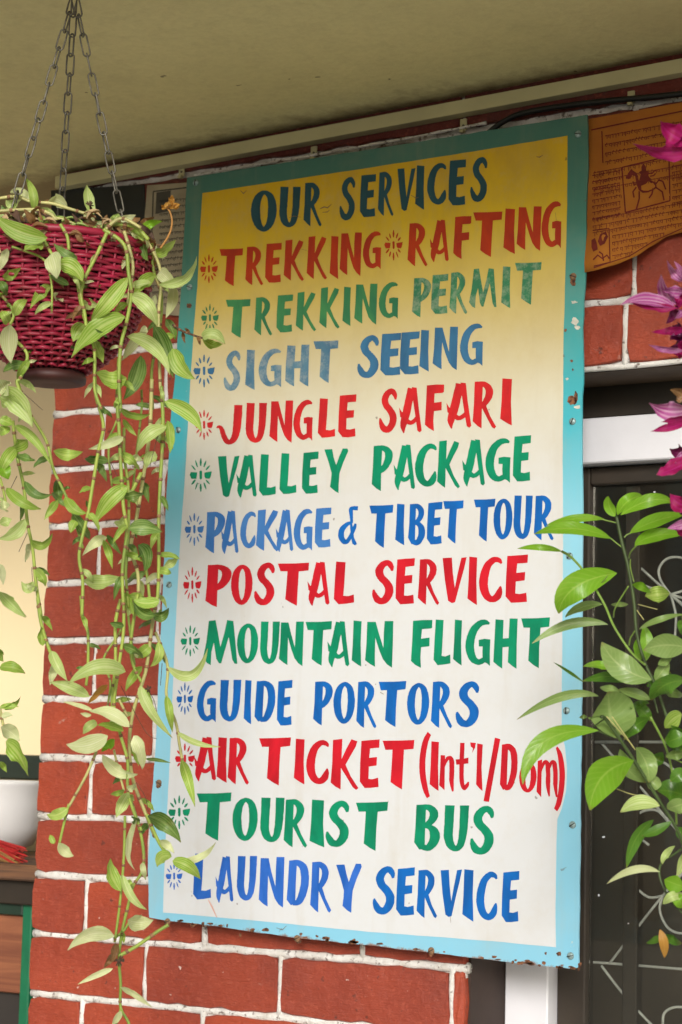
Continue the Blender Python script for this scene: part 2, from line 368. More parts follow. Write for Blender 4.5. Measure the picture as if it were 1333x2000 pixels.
def brick(xa, xb, za, zb, mt=None):
    b = MB(); nx = max(4, int((xb-xa)/.02)); nz = 4; gp = .0052; gz = .0068; j = lambda s: random.uniform(-s, s)
    X0, X1, Z0, Z1 = xa+gp, xb-gp, za+gz, zb-gz; dep = random.uniform(-.002, .0012); tl = j(.002)
    grid = []
    for iz in range(nz+1):
        row = []
        for ix in range(nx+1):
            x = X0+(X1-X0)*ix/nx; z = Z0+(Z1-Z0)*iz/nz; y = -.001+dep+tl*(ix/nx-.5)+j(.0006)
            ex = ix in (0, nx); ez = iz in (0, nz)
            if ex: x += j(.0019)
            if ez: z += j(.0022)
            if ex and ez: x -= (1 if ix else -1)*.0022; z -= (1 if iz else -1)*.0022
            row.append(b.vert((x, y, z)))
        grid.append(row)
    for iz in range(nz):
        for ix in range(nx): b.face([grid[iz][ix], grid[iz][ix+1], grid[iz+1][ix+1], grid[iz+1][ix]])
    rim = grid[0][:] + [grid[k][nx] for k in range(1, nz+1)] + grid[nz][::-1][1:] + [grid[k][0] for k in range(nz-1, 0, -1)]
    cx_, cz_ = (X0+X1)/2, (Z0+Z1)/2; mid = []; back = []
    for i in rim:
        p = b.v[i]; dx = (1 if p.x > cx_ else -1) if abs(abs(p.x-cx_)-(X1-X0)/2) < .005 else 0; dz = (1 if p.z > cz_ else -1) if abs(abs(p.z-cz_)-(Z1-Z0)/2) < .005 else 0
        mid.append(b.vert((p.x+dx*.0016, p.y+.0028, p.z+dz*.0016))); back.append(b.vert((p.x+dx*.0018, .04, p.z+dz*.0018)))
    n = len(rim)
    for i in range(n):
        k = (i+1) % n
        b.face([rim[k], rim[i], mid[i], mid[k]]); b.face([mid[k], mid[i], back[i], back[k]])
    return b.build('brick', mt or BRICK, wall, False)
rows = list(range(-12, 5))
for r in rows:                                     # r: joint index above ZA
    za, zb = ZA+r*PITCH, ZA+(r+1)*PITCH
    if zb > cz(0)+.03: zb = min(zb, cz(0)+.05)
    if za > cz(0): continue
    if r == -10: xs = [WL, -.342, -.089, .206, .231]
    elif r == -9: xs = [WL, -.466, -.232, .055, .231]
    else:
        xs = [WL] if r % 2 else [WL]
        x = WL+(.112 if r % 2 else .237)
        lim = .231 if r < 0 else 1.1
        while x < lim-.03: xs.append(x); x += .237
        if r >= 0:
            sh = .469 - min(xs, key=lambda q: abs(q-.469)) if r == 0 else 0
            xs = [q+sh if q > 0 else q for q in xs]
        xs.append(lim)
    if r == 4: xs = [WL, .2, 1.1]
    for xa, xb in zip(xs, xs[1:]): brick(xa, xb, za, zb, BRICK_SHADE if r >= 3 else None)
    for xq in (xs[1:-1] if r < 3 else []):
        add_bead('mortar_joint', [(xq+random.uniform(-.001, .001), za+(zb-za)*k/6) for k in range(7)], .0060, wall)
    xe = .231 if r <= 0 else 1.1
    n = int((xe-WL)/.022)
    if r <= 3: add_bead('mortar_joint', [(WL+.004+(xe-WL-.004)*k/n, za+random.uniform(-.0007, .0007)) for k in range(n+1)], .0076, wall)
add_bead('mortar_joint', [(.231+.03*k, ZA+random.uniform(-.001, .001)) for k in range(29)], .004, wall)

# ------------------------------------------------------------------ window behind and beside the sign
DW = .118
win = empty('window', (.9, DW+.03, 0), 'dark glazed window with white painted frame and scrolled iron grille', 'window')
zt0 = onY(1240, 900, DW).z; zt1 = onY(1240, 811, DW).z
xpo0 = .2315; xpo1 = onY(1070, 1950, DW).x
b = MB(); b.bbox((xpo0+.0, DW, .6), (xpo1, DW+.06, zt0-.001), .002); b.build('frame_post', WHITEWOOD, win)
b = MB(); b.bbox((xpo0, DW-.002, zt0), (2.0, DW+.06, zt1), .002); b.build('frame_rail', WHITEWOOD, win)
b = MB(); b.bbox((xpo0, DW+.004, zt1+.0005), (2.0, DW+.07, ZA+.10), .002); b.build('header_board', DARKWOOD, win)
b = MB(); b.bbox((xpo1+.0005, DW+.03, .6), (xpo1+.045, DW+.062, zt0-.002), .002); b.build('sash_stile', DARKWOOD, win)
b = MB(); b.bbox((xpo1+.046, DW+.0305, zt0-.028), (2.0, DW+.062, zt0-.002), .002); b.build('sash_rail', DARKWOOD, win)
b = MB(); b.bbox((xpo1+.095, DW+.05, .6), (xpo1+.118, DW+.075, zt0-.03), .002); b.build('glazing_bar', DARKWOOD, win)
gm = MT('dusty_window_glass'); gm.n.remove(gm.b)
tr = gm.new('ShaderNodeBsdfTransparent'); tr.inputs[0].default_value = (.90, .91, .88, 1)
gl = gm.new('ShaderNodeBsdfGlossy'); gl.inputs['Roughness'].default_value = .09; gl.inputs[0].default_value = (.85, .85, .85, 1)
df = gm.new('ShaderNodeBsdfDiffuse'); df.inputs[0].default_value = (.36, .32, .26, 1)
fr = gm.new('ShaderNodeFresnel'); fr.inputs[0].default_value = 1.45
mx = gm.new('ShaderNodeMixShader'); mx2 = gm.new('ShaderNodeMixShader')
gm.L(gm.math('MULTIPLY', gm.ramp(gm.noise(5, 5, .6), [(.3, .25), (.75, 1.0)]), .035), mx2.inputs[0])
gm.L(fr.outputs[0], mx.inputs[0]); gm.L(tr.outputs[0], mx.inputs[1]); gm.L(gl.outputs[0], mx.inputs[2])
gm.L(mx.outputs[0], mx2.inputs[1]); gm.L(df.outputs[0], mx2.inputs[2]); gm.L(mx2.outputs[0], gm.n['Material Output'].inputs[0])
b = MB(); b.box((xpo1+.046, DW+.042, .6), (2.0, DW+.046, zt0-.0285)); b.build('glass_pane', gm.m, win)
# paint splashes on the glass
sp = MB()
def blob(b, r, x, y, sx, sy, Y, n=7, mi=0):
    P = []
    for k in range(n):
        a = 2*math.pi*k/n; q = random.uniform(.6, 1.1); px, py = rp(r, x+math.cos(a)*sx*q, y+math.sin(a)*sy*q); P.append(onY(px, py, Y))
    b.prism(P[::-1], .0006, mi)
for r, x, y, sx, sy in (('e', 718, 70, 36, 9), ('e', 712, 125, 10, 34), ('e', 868, 70, 16, 6), ('e', 912, 76, 16, 4), ('e', 1075, 222, 10, 5), ('e', 1045, 125, 5, 7),
                        ('f', 654, 782, 12, 6), ('f', 622, 1162, 7, 9), ('f', 815, 1345, 6, 5), ('f', 405, 1718, 8, 18), ('f', 420, 1945, 7, 9)):
    blob(sp, r, x, y, sx, sy, DW+.0405)
sp.build('paint_splash', WHITEWOOD, win)
# iron grille behind the glass
GY = DW+.056; GM = simple('white_painted_iron_rod', (.55, .56, .54, 1), .5, .4, 50)
gr = MB(); gr.tube([onY(*rp('f', 600, 165), GY), onY(1700, 1449, GY)], .0024, 8); grille = gr.build('grille', GM, win, True)
def rod(pts, rad=.0021, name='grille_rod', sm=True):
    b = MB(); P = [tuple(onY(*p, GY+.004)) for p in pts]
    if sm and len(P) > 2: P = catmull(P, 6)
    b.tube(P, rad, 7); return b.build(name, GM, grille, True)
E_ = lambda *q: [rp('e', x, y) for x, y in q]; F_ = lambda *q: [rp('f', x, y) for x, y in q]
rod(E_((900, 690), (1190, 950), (1500, 1190)))
rod(E_((1010, 890), (1190, 950), (1400, 1010)))
rod(E_((1190, 950), (1120, 850), (1110, 760), (1180, 690), (1300, 700), (1360, 790), (1320, 900), (1190, 950)), name='grille_scroll')
rod(E_((1190, 950), (1225, 1080), (1225, 1180), (1210, 1300), (1150, 1400)), name='grille_scroll')
rod(E_((1190, 950), (1300, 1060), (1400, 1250)), name='grille_scroll')
rod(F_((640, 170), (760, 310), (930, 500), (1080, 680), (1250, 860)))
rod(F_((690, 1610), (1040, 1165), (1300, 880)))
rod(F_((400, 1590), (690, 1605), (1500, 1670)))
rod(F_((640, 1620), (820, 1850), (1060, 2100)))
rod(F_((900, 300), (1030, 290), (1200, 420)), name='grille_scroll')
rod(F_((950, 835), (860, 760), (845, 680), (900, 620), (1000, 610), (1080, 690)), name='grille_scroll')
rod(F_((850, 1020), (870, 1110), (950, 1175), (1040, 1165)), name='grille_scroll')
rod(F_((1040, 1165), (1020, 1260), (1070, 1370), (1160, 1410), (1260, 1370)), name='grille_scroll')
rod(F_((1040, 1165), (1120, 1060), (1200, 900)), name='grille_scroll')
rod(F_((1040, 2010), (1050, 1930), (1120, 1890), (1220, 1900)), name='grille_scroll')
# dim room behind
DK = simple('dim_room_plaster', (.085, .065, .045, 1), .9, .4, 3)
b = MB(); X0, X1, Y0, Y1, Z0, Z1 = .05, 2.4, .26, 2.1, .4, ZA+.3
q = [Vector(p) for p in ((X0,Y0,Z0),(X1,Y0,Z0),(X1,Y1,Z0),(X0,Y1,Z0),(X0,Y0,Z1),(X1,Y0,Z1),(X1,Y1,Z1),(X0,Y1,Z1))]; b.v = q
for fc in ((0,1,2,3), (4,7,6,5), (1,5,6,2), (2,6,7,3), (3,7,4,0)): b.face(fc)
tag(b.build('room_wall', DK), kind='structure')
b = MB(); b.box((.227, .249, .3), (.24, .27, ZA+.2)); b.build('reveal_lining', DARKWOOD, win)
b = MB(); b.box((.2268, .012, .3), (.2312, .248, ZA)); b.build('reveal', simple('brown_painted_reveal', (.035, .018, .012, 1), .7, .4, 10, .3), wall)
b = MB(); b.box((.232, .012, ZA-.004), (1.9, .117, ZA+.0045)); b.build('lintel_soffit', simple('brown_painted_soffit', (.10, .06, .03, 1), .7, .5, 10, .3), wall)

# ------------------------------------------------------------------ the sign
SY = -.048
sign = empty('painted_sign', (.07, SY+.012, ZO-.66), 'tall hand painted metal board headed OUR SERVICES with sky blue border', 'sign')
def S(px, py, Y): return onY(px, py, Y)
outl = [(366, 347), (560, 317), (760, 286), (960, 254), (1147, 224), (1149, 330), (1145, 430), (1143, 560), (1138, 640), (1140, 720), (1137, 800), (1138, 960), (1137, 1200), (1135, 1450), (1132, 1700), (1131, 1889), (1119, 1893),
        (1000, 1880), (900, 1868), (760, 1851), (600, 1834), (480, 1818), (400, 1806), (330, 1799), (292, 1792), (289, 1700), (294, 1600), (303, 1480), (311, 1300), (319, 1140), (325, 980), (332, 840), (342, 740), (349, 640), (356, 520), (362, 420)]
def jit(pts, sub=5, a=.6):
    out = []
    for (x0, y0), (x1, y1) in zip(pts, pts[1:]+pts[:1]):
        n = max(1, int(math.hypot(x1-x0, y1-y0)/22))
        for k in range(n):
            t = k/n; e = a if k else .2
            out.append((x0+(x1-x0)*t+random.uniform(-e, e), y0+(y1-y0)*t+random.uniform(-e, e)))
    return out
b = MB(); b.prism([S(x, y, SY) for x, y in jit(outl, a=.9)], .0035, 0)
board = b.build('metal_board', BORDER, sign)
fld = [(396, 377), (640, 340), (880, 303), (1109, 265), (1108, 400), (1105, 520), (1101, 660), (1099, 900), (1100, 1050), (1098, 1300), (1097, 1430), (1104, 1460), (1108, 1500), (1106, 1545), (1098, 1578), (1089, 1600), (1087, 1650), (1085, 1790), (1086, 1850),
       (960, 1838), (720, 1820), (520, 1800), (319, 1782), (320, 1735), (328, 1562), (335, 1430), (340, 1290), (351, 1080), (363, 910), (371, 770), (379, 640), (386, 559), (390, 470)]
b = MB(); b.prism([S(x, y, SY-.0005) for x, y in jit(fld, a=.35)], .0004, 0); b.build('painted_field', FIELD, sign)

# brush letters, em units: height 1, own width
R_ = .5
G = {}
def sk(pts, closed=False): return ('s', pts, closed)
def pg(pts): return ('p', pts)
G['I'] = (.27, [pg([(.03, 1), (.25, .985), (.24, .5), (.27, 0), (.16, .05), (.0, .14), (.02, .5)])])
G['E'] = (.43, [pg([(.02, .97), (.22, .985), (.43, 1), (.425, .83), (.22, .81), (.205, .62), (.38, .635), (.375, .46), (.2, .44), (.195, .19), (.28, .18), (.415, .21), (.43, .02), (.25, .0), (.11, 0), (0, .13), (.0, .5)])])
G['F'] = (.46, [pg([(.03, .98), (.25, 1), (.46, 1), (.46, .84), (.42, .82), (.23, .81), (.22, .61), (.41, .63), (.41, .45), (.22, .43), (.215, .2), (.23, 0), (.1, .06), (.0, .14), (.02, .6)])])
G['T'] = (.56, [pg([(0, .98), (.3, .985), (.56, 1), (.55, .82), (.38, .80), (.365, .4), (.36, 0.0), (.26, .06), (.15, .15), (.165, .5), (.175, .8), (.05, .8)])])
G['L'] = (.43, [pg([(.03, 1), (.23, .99), (.215, .5), (.2, .2), (.3, .19), (.42, .23), (.43, .04), (.25, .01), (.1, 0), (0, .12), (.01, .5)])])
G['H'] = (.52, [pg([(.03, .98), (.21, .97), (.2, .6), (.33, .61), (.34, 1), (.52, 1), (.51, .5), (.515, 0), (.43, .05), (.32, .13), (.33, .44), (.2, .43), (.2, 0), (.1, .06), (0, .14), (.01, .5)])])
G['N'] = (.55, [pg([(.03, .98), (.2, .98), (.27, .72), (.36, .42), (.365, .75), (.375, 1), (.55, 1), (.545, .5), (.54, 0), (.44, .07), (.355, .18), (.28, .38), (.2, .64), (.195, .3), (.2, .02), (.1, .08), (0, .16), (.02, .5)])])
G['M'] = (.72, [pg([(.1, .98), (.24, 1), (.30, .7), (.36, .4), (.43, .7), (.49, 1), (.62, .98), (.66, .6), (.72, .03), (.66, .03), (.61, .12), (.53, .62), (.47, .4), (.38, .04), (.33, .04), (.28, .14), (.22, .5), (.17, .3), (.16, 0), (.08, .05), (0, .15), (.06, .5)])])
G['K'] = (.56, [pg([(.03, .98), (.22, 1), (.215, .8), (.21, .6), (.3, .8), (.40, .99), (.52, .95), (.49, .85), (.38, .66), (.29, .49), (.4, .26), (.56, .03), (.51, -.01), (.44, .05), (.3, .27), (.2, .42), (.205, .2), (.2, 0), (.1, .06), (0, .14), (.02, .5)])])
G['V'] = (.52, [pg([(0, .98), (.2, .99), (.23, .65), (.275, .33), (.34, .68), (.4, .98), (.52, 1), (.47, .75), (.38, .4), (.29, .02), (.22, 0), (.14, .05), (.06, .5)])])
G['Y'] = (.55, [pg([(0, .98), (.18, .985), (.22, .8), (.28, .63), (.35, .83), (.42, 1), (.53, 1), (.55, .94), (.44, .68), (.365, .45), (.35, .2), (.345, 0), (.26, .05), (.15, .14), (.17, .3), (.18, .45), (.1, .7)])])
G['A'] = (.56, [sk([(.30, .97, .2), (.235, .7, .19), (.17, .4, .19), (.11, .17, .15), (.13, .0, .02)]), pg([(.3, 1), (.42, .985), (.47, .6), (.56, .06), (.52, .02), (.46, .05), (.41, .3), (.33, .75)]),
                sk([(.16, .3, .13), (.26, .23, .12), (.35, .25, .11), (.44, .33, .1)]), pg([(.0, .56), (.07, .46), (.17, .42), (.12, .3), (.03, .35)])])
G['P'] = (.46, [pg([(.03, .97), (.22, .98), (.21, .5), (.21, 0), (.12, .05), (.0, .15), (.02, .5)]), sk([(.1, .91, .15), (.25, .92, .14), (.36, .83, .17), (.36, .67, .17), (.27, .5, .15), (.14, .41, .13)])])
G['R'] = (.54, [pg([(.03, .97), (.22, .98), (.21, .5), (.21, 0), (.12, .05), (.0, .15), (.02, .5)]), sk([(.1, .91, .15), (.25, .92, .14), (.36, .82, .17), (.36, .68, .17), (.27, .53, .14), (.16, .45, .12)]),
                pg([(.2, .44), (.3, .48), (.4, .26), (.54, .04), (.50, -.005), (.45, .03), (.33, .22)])])
G['B'] = (.47, [pg([(.03, .97), (.21, .98), (.2, .5), (.2, .06), (.1, .05), (.0, .2), (.02, .5)]), sk([(.1, .91, .14), (.25, .92, .14), (.35, .83, .16), (.35, .7, .16), (.26, .58, .13), (.17, .54, .12)]),
                sk([(.14, .54, .12), (.27, .52, .12), (.37, .42, .18), (.38, .25, .19), (.27, .09, .16), (.12, .12, .13)])])
G['D'] = (.5, [pg([(.04, .97), (.22, .98), (.205, .5), (.2, .1), (.1, .05), (.0, .17), (.02, .5)]), sk([(.1, .91, .15), (.25, .92, .15), (.37, .82, .18), (.41, .6, .18), (.38, .35, .18), (.28, .13, .16), (.14, .1, .12)])])
G['O'] = (.53, [sk([(.27, .93, .12), (.15, .83, .16), (.095, .62, .19), (.1, .38, .19), (.16, .17, .16), (.27, .07, .13), (.38, .17, .15), (.435, .38, .18), (.44, .62, .18), (.39, .84, .15)], True)])
G['S'] = (.5, [sk([(.44, .74, .05), (.42, .84, .12), (.34, .92, .15), (.22, .87, .17), (.15, .74, .18), (.19, .61, .18), (.30, .50, .18), (.38, .37, .19), (.37, .22, .19), (.27, .09, .18), (.14, .10, .17), (.06, .22, .12), (.03, .33, .04)])])
G['C'] = (.5, [sk([(.48, .84, .04), (.42, .91, .12), (.31, .92, .15), (.18, .80, .17), (.11, .58, .19), (.10, .36, .19), (.17, .16, .17), (.29, .08, .16), (.40, .14, .17), (.45, .26, .12), (.47, .36, .03)])])
G['G'] = (.56, [sk([(.53, .90, .05), (.43, .93, .14), (.31, .90, .16), (.18, .76, .18), (.11, .54, .19), (.11, .34, .19), (.18, .16, .17), (.30, .085, .15), (.42, .13, .14)]), pg([(.3, .555), (.42, .58), (.56, .565), (.555, .3), (.56, 0), (.5, .06), (.4, .1), (.385, .3), (.39, .42), (.3, .42)])])
G['U'] = (.52, [sk([(.12, 1, .2), (.11, .6, .19), (.105, .33, .19), (.16, .14, .17), (.27, .07, .14), (.36, .16, .15), (.405, .4, .17), (.42, .7, .18), (.425, 1, .19)])])
G['J'] = (.62, [sk([(.0, .42, .03), (.05, .46, .08), (.12, .40, .11), (.18, .22, .13), (.28, .07, .14), (.40, .12, .16), (.47, .3, .18), (.50, .6, .2), (.51, 1, .2)])])
G['&'] = (.52, [sk([(.5, .95, .14), (.33, .94, .12), (.33, .78, .09), (.34, .6, .08), (.24, .55, .12), (.1, .4, .15), (.09, .2, .15), (.2, .08, .14), (.31, .2, .1), (.42, .45, .1), (.45, .56, .05)]), pg([(.30, .6), (.36, .58), (.42, .2), (.5, .03), (.44, 0), (.38, .04), (.33, .25)])])
G['('] = (.26, [sk([(.24, .98, .1), (.15, .85, .13), (.09, .6, .14), (.10, .35, .14), (.17, .12, .12), (.24, .0, .08)])])
G[')'] = (.26, [sk([(.02, .98, .05), (.11, .85, .12), (.17, .6, .14), (.16, .35, .14), (.1, .12, .13), (.02, .0, .10)])])
G['/'] = (.26, [pg([(.17, 1), (.26, .98), (.09, .0), (.0, .01)])])
G["'"] = (.3, [pg([(.0, 1), (.3, .95), (.28, .5), (.14, 0), (.18, .45), (.05, .6)])])
G['n'] = (.5, [pg([(.02, .98), (.17, .97), (.17, .6), (.18, .05), (.0, .18), (.02, .6)]), sk([(.14, .66, .05), (.24, .88, .12), (.37, .86, .16), (.40, .6, .16), (.40, .3, .15), (.45, .02, .06)])])
G['m'] = (.8, [pg([(.02, .93), (.17, .97), (.17, .6), (.18, .0), (.0, .14), (.02, .6)]), sk([(.14, .66, .05), (.24, .88, .12), (.36, .86, .16), (.40, .6, .16), (.41, .3, .15), (.46, .02, .05)]), sk([(.40, .66, .05), (.5, .88, .12), (.61, .86, .16), (.66, .6, .16), (.67, .3, .15), (.73, .0, .05)])])
G['t'] = (.42, [sk([(.2, 1, .14), (.19, .6, .14), (.2, .25, .14), (.27, .08, .12), (.38, .13, .11), (.42, .2, .04)]), pg([(0, .66), (.2, .67), (.4, .70), (.40, .58), (.2, .56), (.02, .55)])])
G['l'] = (.28, [pg([(.03, 1), (.25, .98), (.22, .5), (.28, 0), (.16, .05), (.02, .14), (.03, .5)])])
G['o'] = G['O']
LY = SY-.0008
def stroke_xy(pts, closed):
    C_ = catmull(pts, 6, closed); n = len(C_); L_, Rr = [], []
    for i, (x, y, wd) in enumerate(C_):
        a = C_[(i-1) % n] if closed or i > 0 else C_[0]; c = C_[(i+1) % n] if closed or i < n-1 else C_[-1]
        tx, ty = c[0]-a[0], c[1]-a[1]; q = math.hypot(tx, ty) or 1; nx_, ny_ = -ty/q, tx/q
        # broad brush: verticals wide, horizontals a bit thinner
        L_.append((x+nx_*wd/2, y+ny_*wd/2*.8)); Rr.append((x-nx_*wd/2, y-ny_*wd/2*.8))
    return L_, Rr
cnt = [0]
def glyph(b, ch, x0, x1, yt, yb):
    wd, parts = G[ch]; jx = random.uniform(-.008, .008)
    def mp(u, v):
        u2 = u/wd+random.uniform(-.006, .006); v2 = v+random.uniform(-.003, .003)
        return x0+(x1-x0)*(u2+jx)+(v-.5)*2.0, yb+(yt-yb)*v2
    for k, p in enumerate(parts):
        cnt[0] += 1; Y = LY-.00012*k-(.00004 if cnt[0] % 2 else 0)
        if p[0] == 'p':
            P = [onY(*mp(u, v), Y) for u, v in p[1]]; b.poly(P)
        else:
            A, B = stroke_xy(p[1], p[2]); n = len(A)
            ia = [b.vert(onY(*mp(*q), Y)) for q in A]; ib = [b.vert(onY(*mp(*q), Y)) for q in B]
            for i in range(n if p[2] else n-1): j = (i+1) % n; b.face([ia[i], ia[j], ib[j], ib[i]])
WORDS = [
 ('OUR', 'navy', [(491,540,370,454), (546,587,365,445), (594,630,355,442)]),
 ('SERVICES', 'navy', [(664,695,344,431), (704,734,340,424), (739,770,334,422), (776,811,328,412), (812,830,323,410), (835,872,317,401), (877,910,311,401), (919,953,305,395)]),
 ('TREKKING', 'red1', [(428,474,485,559), (480,515,480,557), (519,550,474,552), (555,595,468,548), (600,640,461,545), (645,662,461,545), (664,706,454,539), (709,745,451,526)]),
 ('RAFTING', 'red1', [(797,836,434,520), (840,878,429,512), (886,920,422,506), (924,981,413,502), (984,1007,407,496), (1010,1057,403,490), (1058,1097,392,485)]),
 ('TREKKING', 'gr1', [(440,489,584,660), (498,533,579,655), (541,572,575,649), (579,619,570,646), (625,665,561,641), (670,686,560,637), (693,737,554,634), (740,778,550,623)]),
 ('PERMIT', 'gr1_glare', [(806,842,541,620), (843,875,535,613), (879,914,530,613), (917,971,524,602), (980,998,520,602), (1005,1057,512,595)]),
 ('SIGHT', 'bl1_glare', [(438,471,683,764), (480,499,683,762), (505,550,680,757), (558,604,673,755), (612,661,665,748)]),
 ('SEEING', 'bl1', [(699,742,653,739), (744,783,650,733), (782,819,647,731), (820,839,644,726), (846,894,638,723), (899,944,631,715)]),
 ('JUNGLE', 'red2', [(424,474,791,869), (480,521,787,866), (527,572,782,865), (573,611,780,861), (622,656,778,855), (662,696,770,854)]),
 ('SAFARI', 'red2', [(741,777,757,846), (780,825,756,846), (831,867,751,842), (872,922,747,837), (924,970,743,837), (978,1001,739,831)]),
 ('VALLEY', 'gr2', [(425,467,890,971), (462,503,888,972), (507,540,887,968), (547,580,885,965), (591,622,882,964), (633,680,876,963)]),
 ('PACKAGE', 'gr2', [(727,767,868,959), (769,812,868,957), (811,853,865,952), (855,900,860,953), (903,948,858,950), (948,997,855,943), (1003,1037,850,940)]),
 ('PACKAGE', 'bl4', [(402,440,998,1081), (432,467,997,1082), (470,500,998,1072), (501,546,995,1076), (539,574,995,1078), (574,611,993,1076), (616,647,991,1069)]),
 ('&', 'bl2', [(661,700,989,1065)]),
 ('TIBET', 'bl2', [(721,768,986,1070), (773,791,984,1065), (798,830,982,1067), (835,864,980,1063), (865,905,977,1062)]),
 ('TOUR', 'bl2', [(925,967,974,1058), (965,1001,972,1055), (1003,1040,968,1054), (1044,1083,966,1055)]),
 ('POSTAL', 'red3', [(402,452,1101,1186), (452,493,1101,1183), (497,538,1097,1183), (542,603,1099,1183), (601,645,1097,1183), (653,693,1097,1180)]),
 ('SERVICE', 'red3', [(728,771,1092,1181), (774,810,1090,1180), (817,859,1090,1181), (864,911,1088,1178), (914,933,1087,1182), (936,981,1086,1178), (989,1031,1083,1177)]),
 ('MOUNTAIN', 'gr2', [(398,465,1211,1299), (464,504,1216,1297), (508,546,1214,1298), (546,593,1214,1301), (596,648,1213,1300), (640,684,1213,1303), (688,707,1212,1302), (714,768,1213,1304)]),
 ('FLIGHT', 'gr2', [(804,844,1211,1304), (848,881,1210,1299), (886,903,1210,1300), (909,958,1209,1301), (965,1011,1208,1306), (1018,1074,1206,1305)]),
 ('GUIDE', 'bl2', [(385,423,1328,1411), (429,471,1328,1410), (477,492,1328,1415), (498,538,1328,1414), (542,571,1328,1417)]),
 ('PORTORS', 'bl2', [(613,650,1329,1417), (652,693,1330,1415), (697,737,1329,1422), (739,793,1330,1420), (796,838,1332,1417), (843,885,1329,1422), (891,938,1329,1421)]),
 ('AIR', 'red3', [(379,423,1439,1526), (424,444,1440,1529), (446,488,1439,1532)]),
 ('TICKET', 'red3', [(506,568,1440,1534), (575,596,1443,1532), (599,643,1444,1533), (647,702,1443,1542), (704,741,1444,1539), (747,809,1445,1542)]),
 ("(Int'l/Dom)", 'red3', [(818,840,1430,1557), (840,858,1448,1545), (859,889,1473,1547), (890,916,1451,1546), (918,929,1450,1471), (930,944,1452,1545), (946,977,1441,1566), (977,1011,1451,1548), (1015,1048,1488,1549), (1049,1093,1481,1557), (1085,1105,1457,1582)]),
 ('TOURIST', 'gr2', [(384,452,1548,1642), (455,503,1556,1644), (508,555,1558,1646), (555,601,1559,1655), (606,635,1562,1655), (637,684,1562,1655), (695,758,1566,1662)]),
 ('BUS', 'gr2', [(810,859,1569,1664), (867,916,1573,1664), (919,967,1572,1670)]),
 ('LAUNDRY', 'bl3', [(378,413,1667,1757), (421,457,1672,1763), (463,502,1672,1760), (506,555,1674,1773), (561,604,1678,1773), (607,648,1681,1782), (656,706,1687,1783)]),
 ('SERVICE', 'bl2', [(729,773,1690,1787), (775,810,1694,1788), (815,855,1697,1793), (860,902,1698,1791), (904,926,1698,1800), (931,972,1701,1799), (981,1014,1701,1801)]),
]
COLN = {'n': 'dark blue', 'r': 'red', 'g': 'green', 'b': 'blue'}
for wd, ik, boxes in WORDS:
    b = MB()
    for ch, (x0, x1, yt, yb) in zip(wd, boxes): glyph(b, ch, x0, x1, yt, yb)
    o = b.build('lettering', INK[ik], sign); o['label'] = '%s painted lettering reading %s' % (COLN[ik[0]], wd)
MARKS = [(391,426,496,554,'red1'), (751,787,449,508,'red1'), (393,428,593,648,'gr1'), (378,420,691,757,'bl1'), (381,417,799,860,'red2'), (371,414,893,962,'gr2'), (361,399,1001,1066,'bl4'),
         (358,394,1107,1177,'red3'), (353,391,1220,1284,'gr2'), (345,378,1333,1397,'bl2'), (342,381,1451,1512,'red3'), (329,372,1552,1620,'gr2'), (324,357,1684,1738,'bl3')]
for x0, x1, y0_, y1_, ik in MARKS:
    b = MB(); cx0, cy0 = (x0+x1)/2, (y0_+y1_)/2; W_, H_ = (x1-x0)/2, (y1_-y0_)/2
    def mk(P): b.poly([onY(cx0+u*W_, cy0-v*H_, LY-.00003) for u, v in P])
    mk([(-.12, .2), (.02, .26), (.12, .2), (.12, -.2), (0, -.28), (-.1, -.2)])
    mk([(.32, .12), (.6, .16), (1.0, .2), (.92, -.08), (.8, -.22), (.45, -.2), (.34, -.1)])
    mk([(-.32, .14), (-.9, .16), (-1.0, 0), (-.85, -.22), (-.4, -.22), (-.34, 0)])
    for sg in (1, -1):
        for a in (-56, -30, 0, 30, 56):
            ca, sa = math.sin(math.radians(a)), math.cos(math.radians(a))
            r0, r1 = .52, (.98 if a == 0 else .92)+random.uniform(-.05, .05); q = .075+random.uniform(-.01, .02) if a else .1
            ax, ay = ca*r0*1.1, sa*r0*.98+ (.0); bx, by = ca*r1*1.05, sa*r1
            nx_, ny_ = sa*q, -ca*q*.8
            mk([(ax-nx_*.6, sg*(ay-ny_*.6)), ((ax+bx)/2-nx_, sg*((ay+by)/2-ny_)), (bx-nx_*.3, sg*(by-ny_*.3)), (bx+nx_*.5, sg*(by+ny_*.5)), ((ax+bx)/2+nx_, sg*((ay+by)/2+ny_)), (ax+nx_*.5, sg*(ay+ny_*.5))])
    b.build('burst_mark', INK[ik], sign)
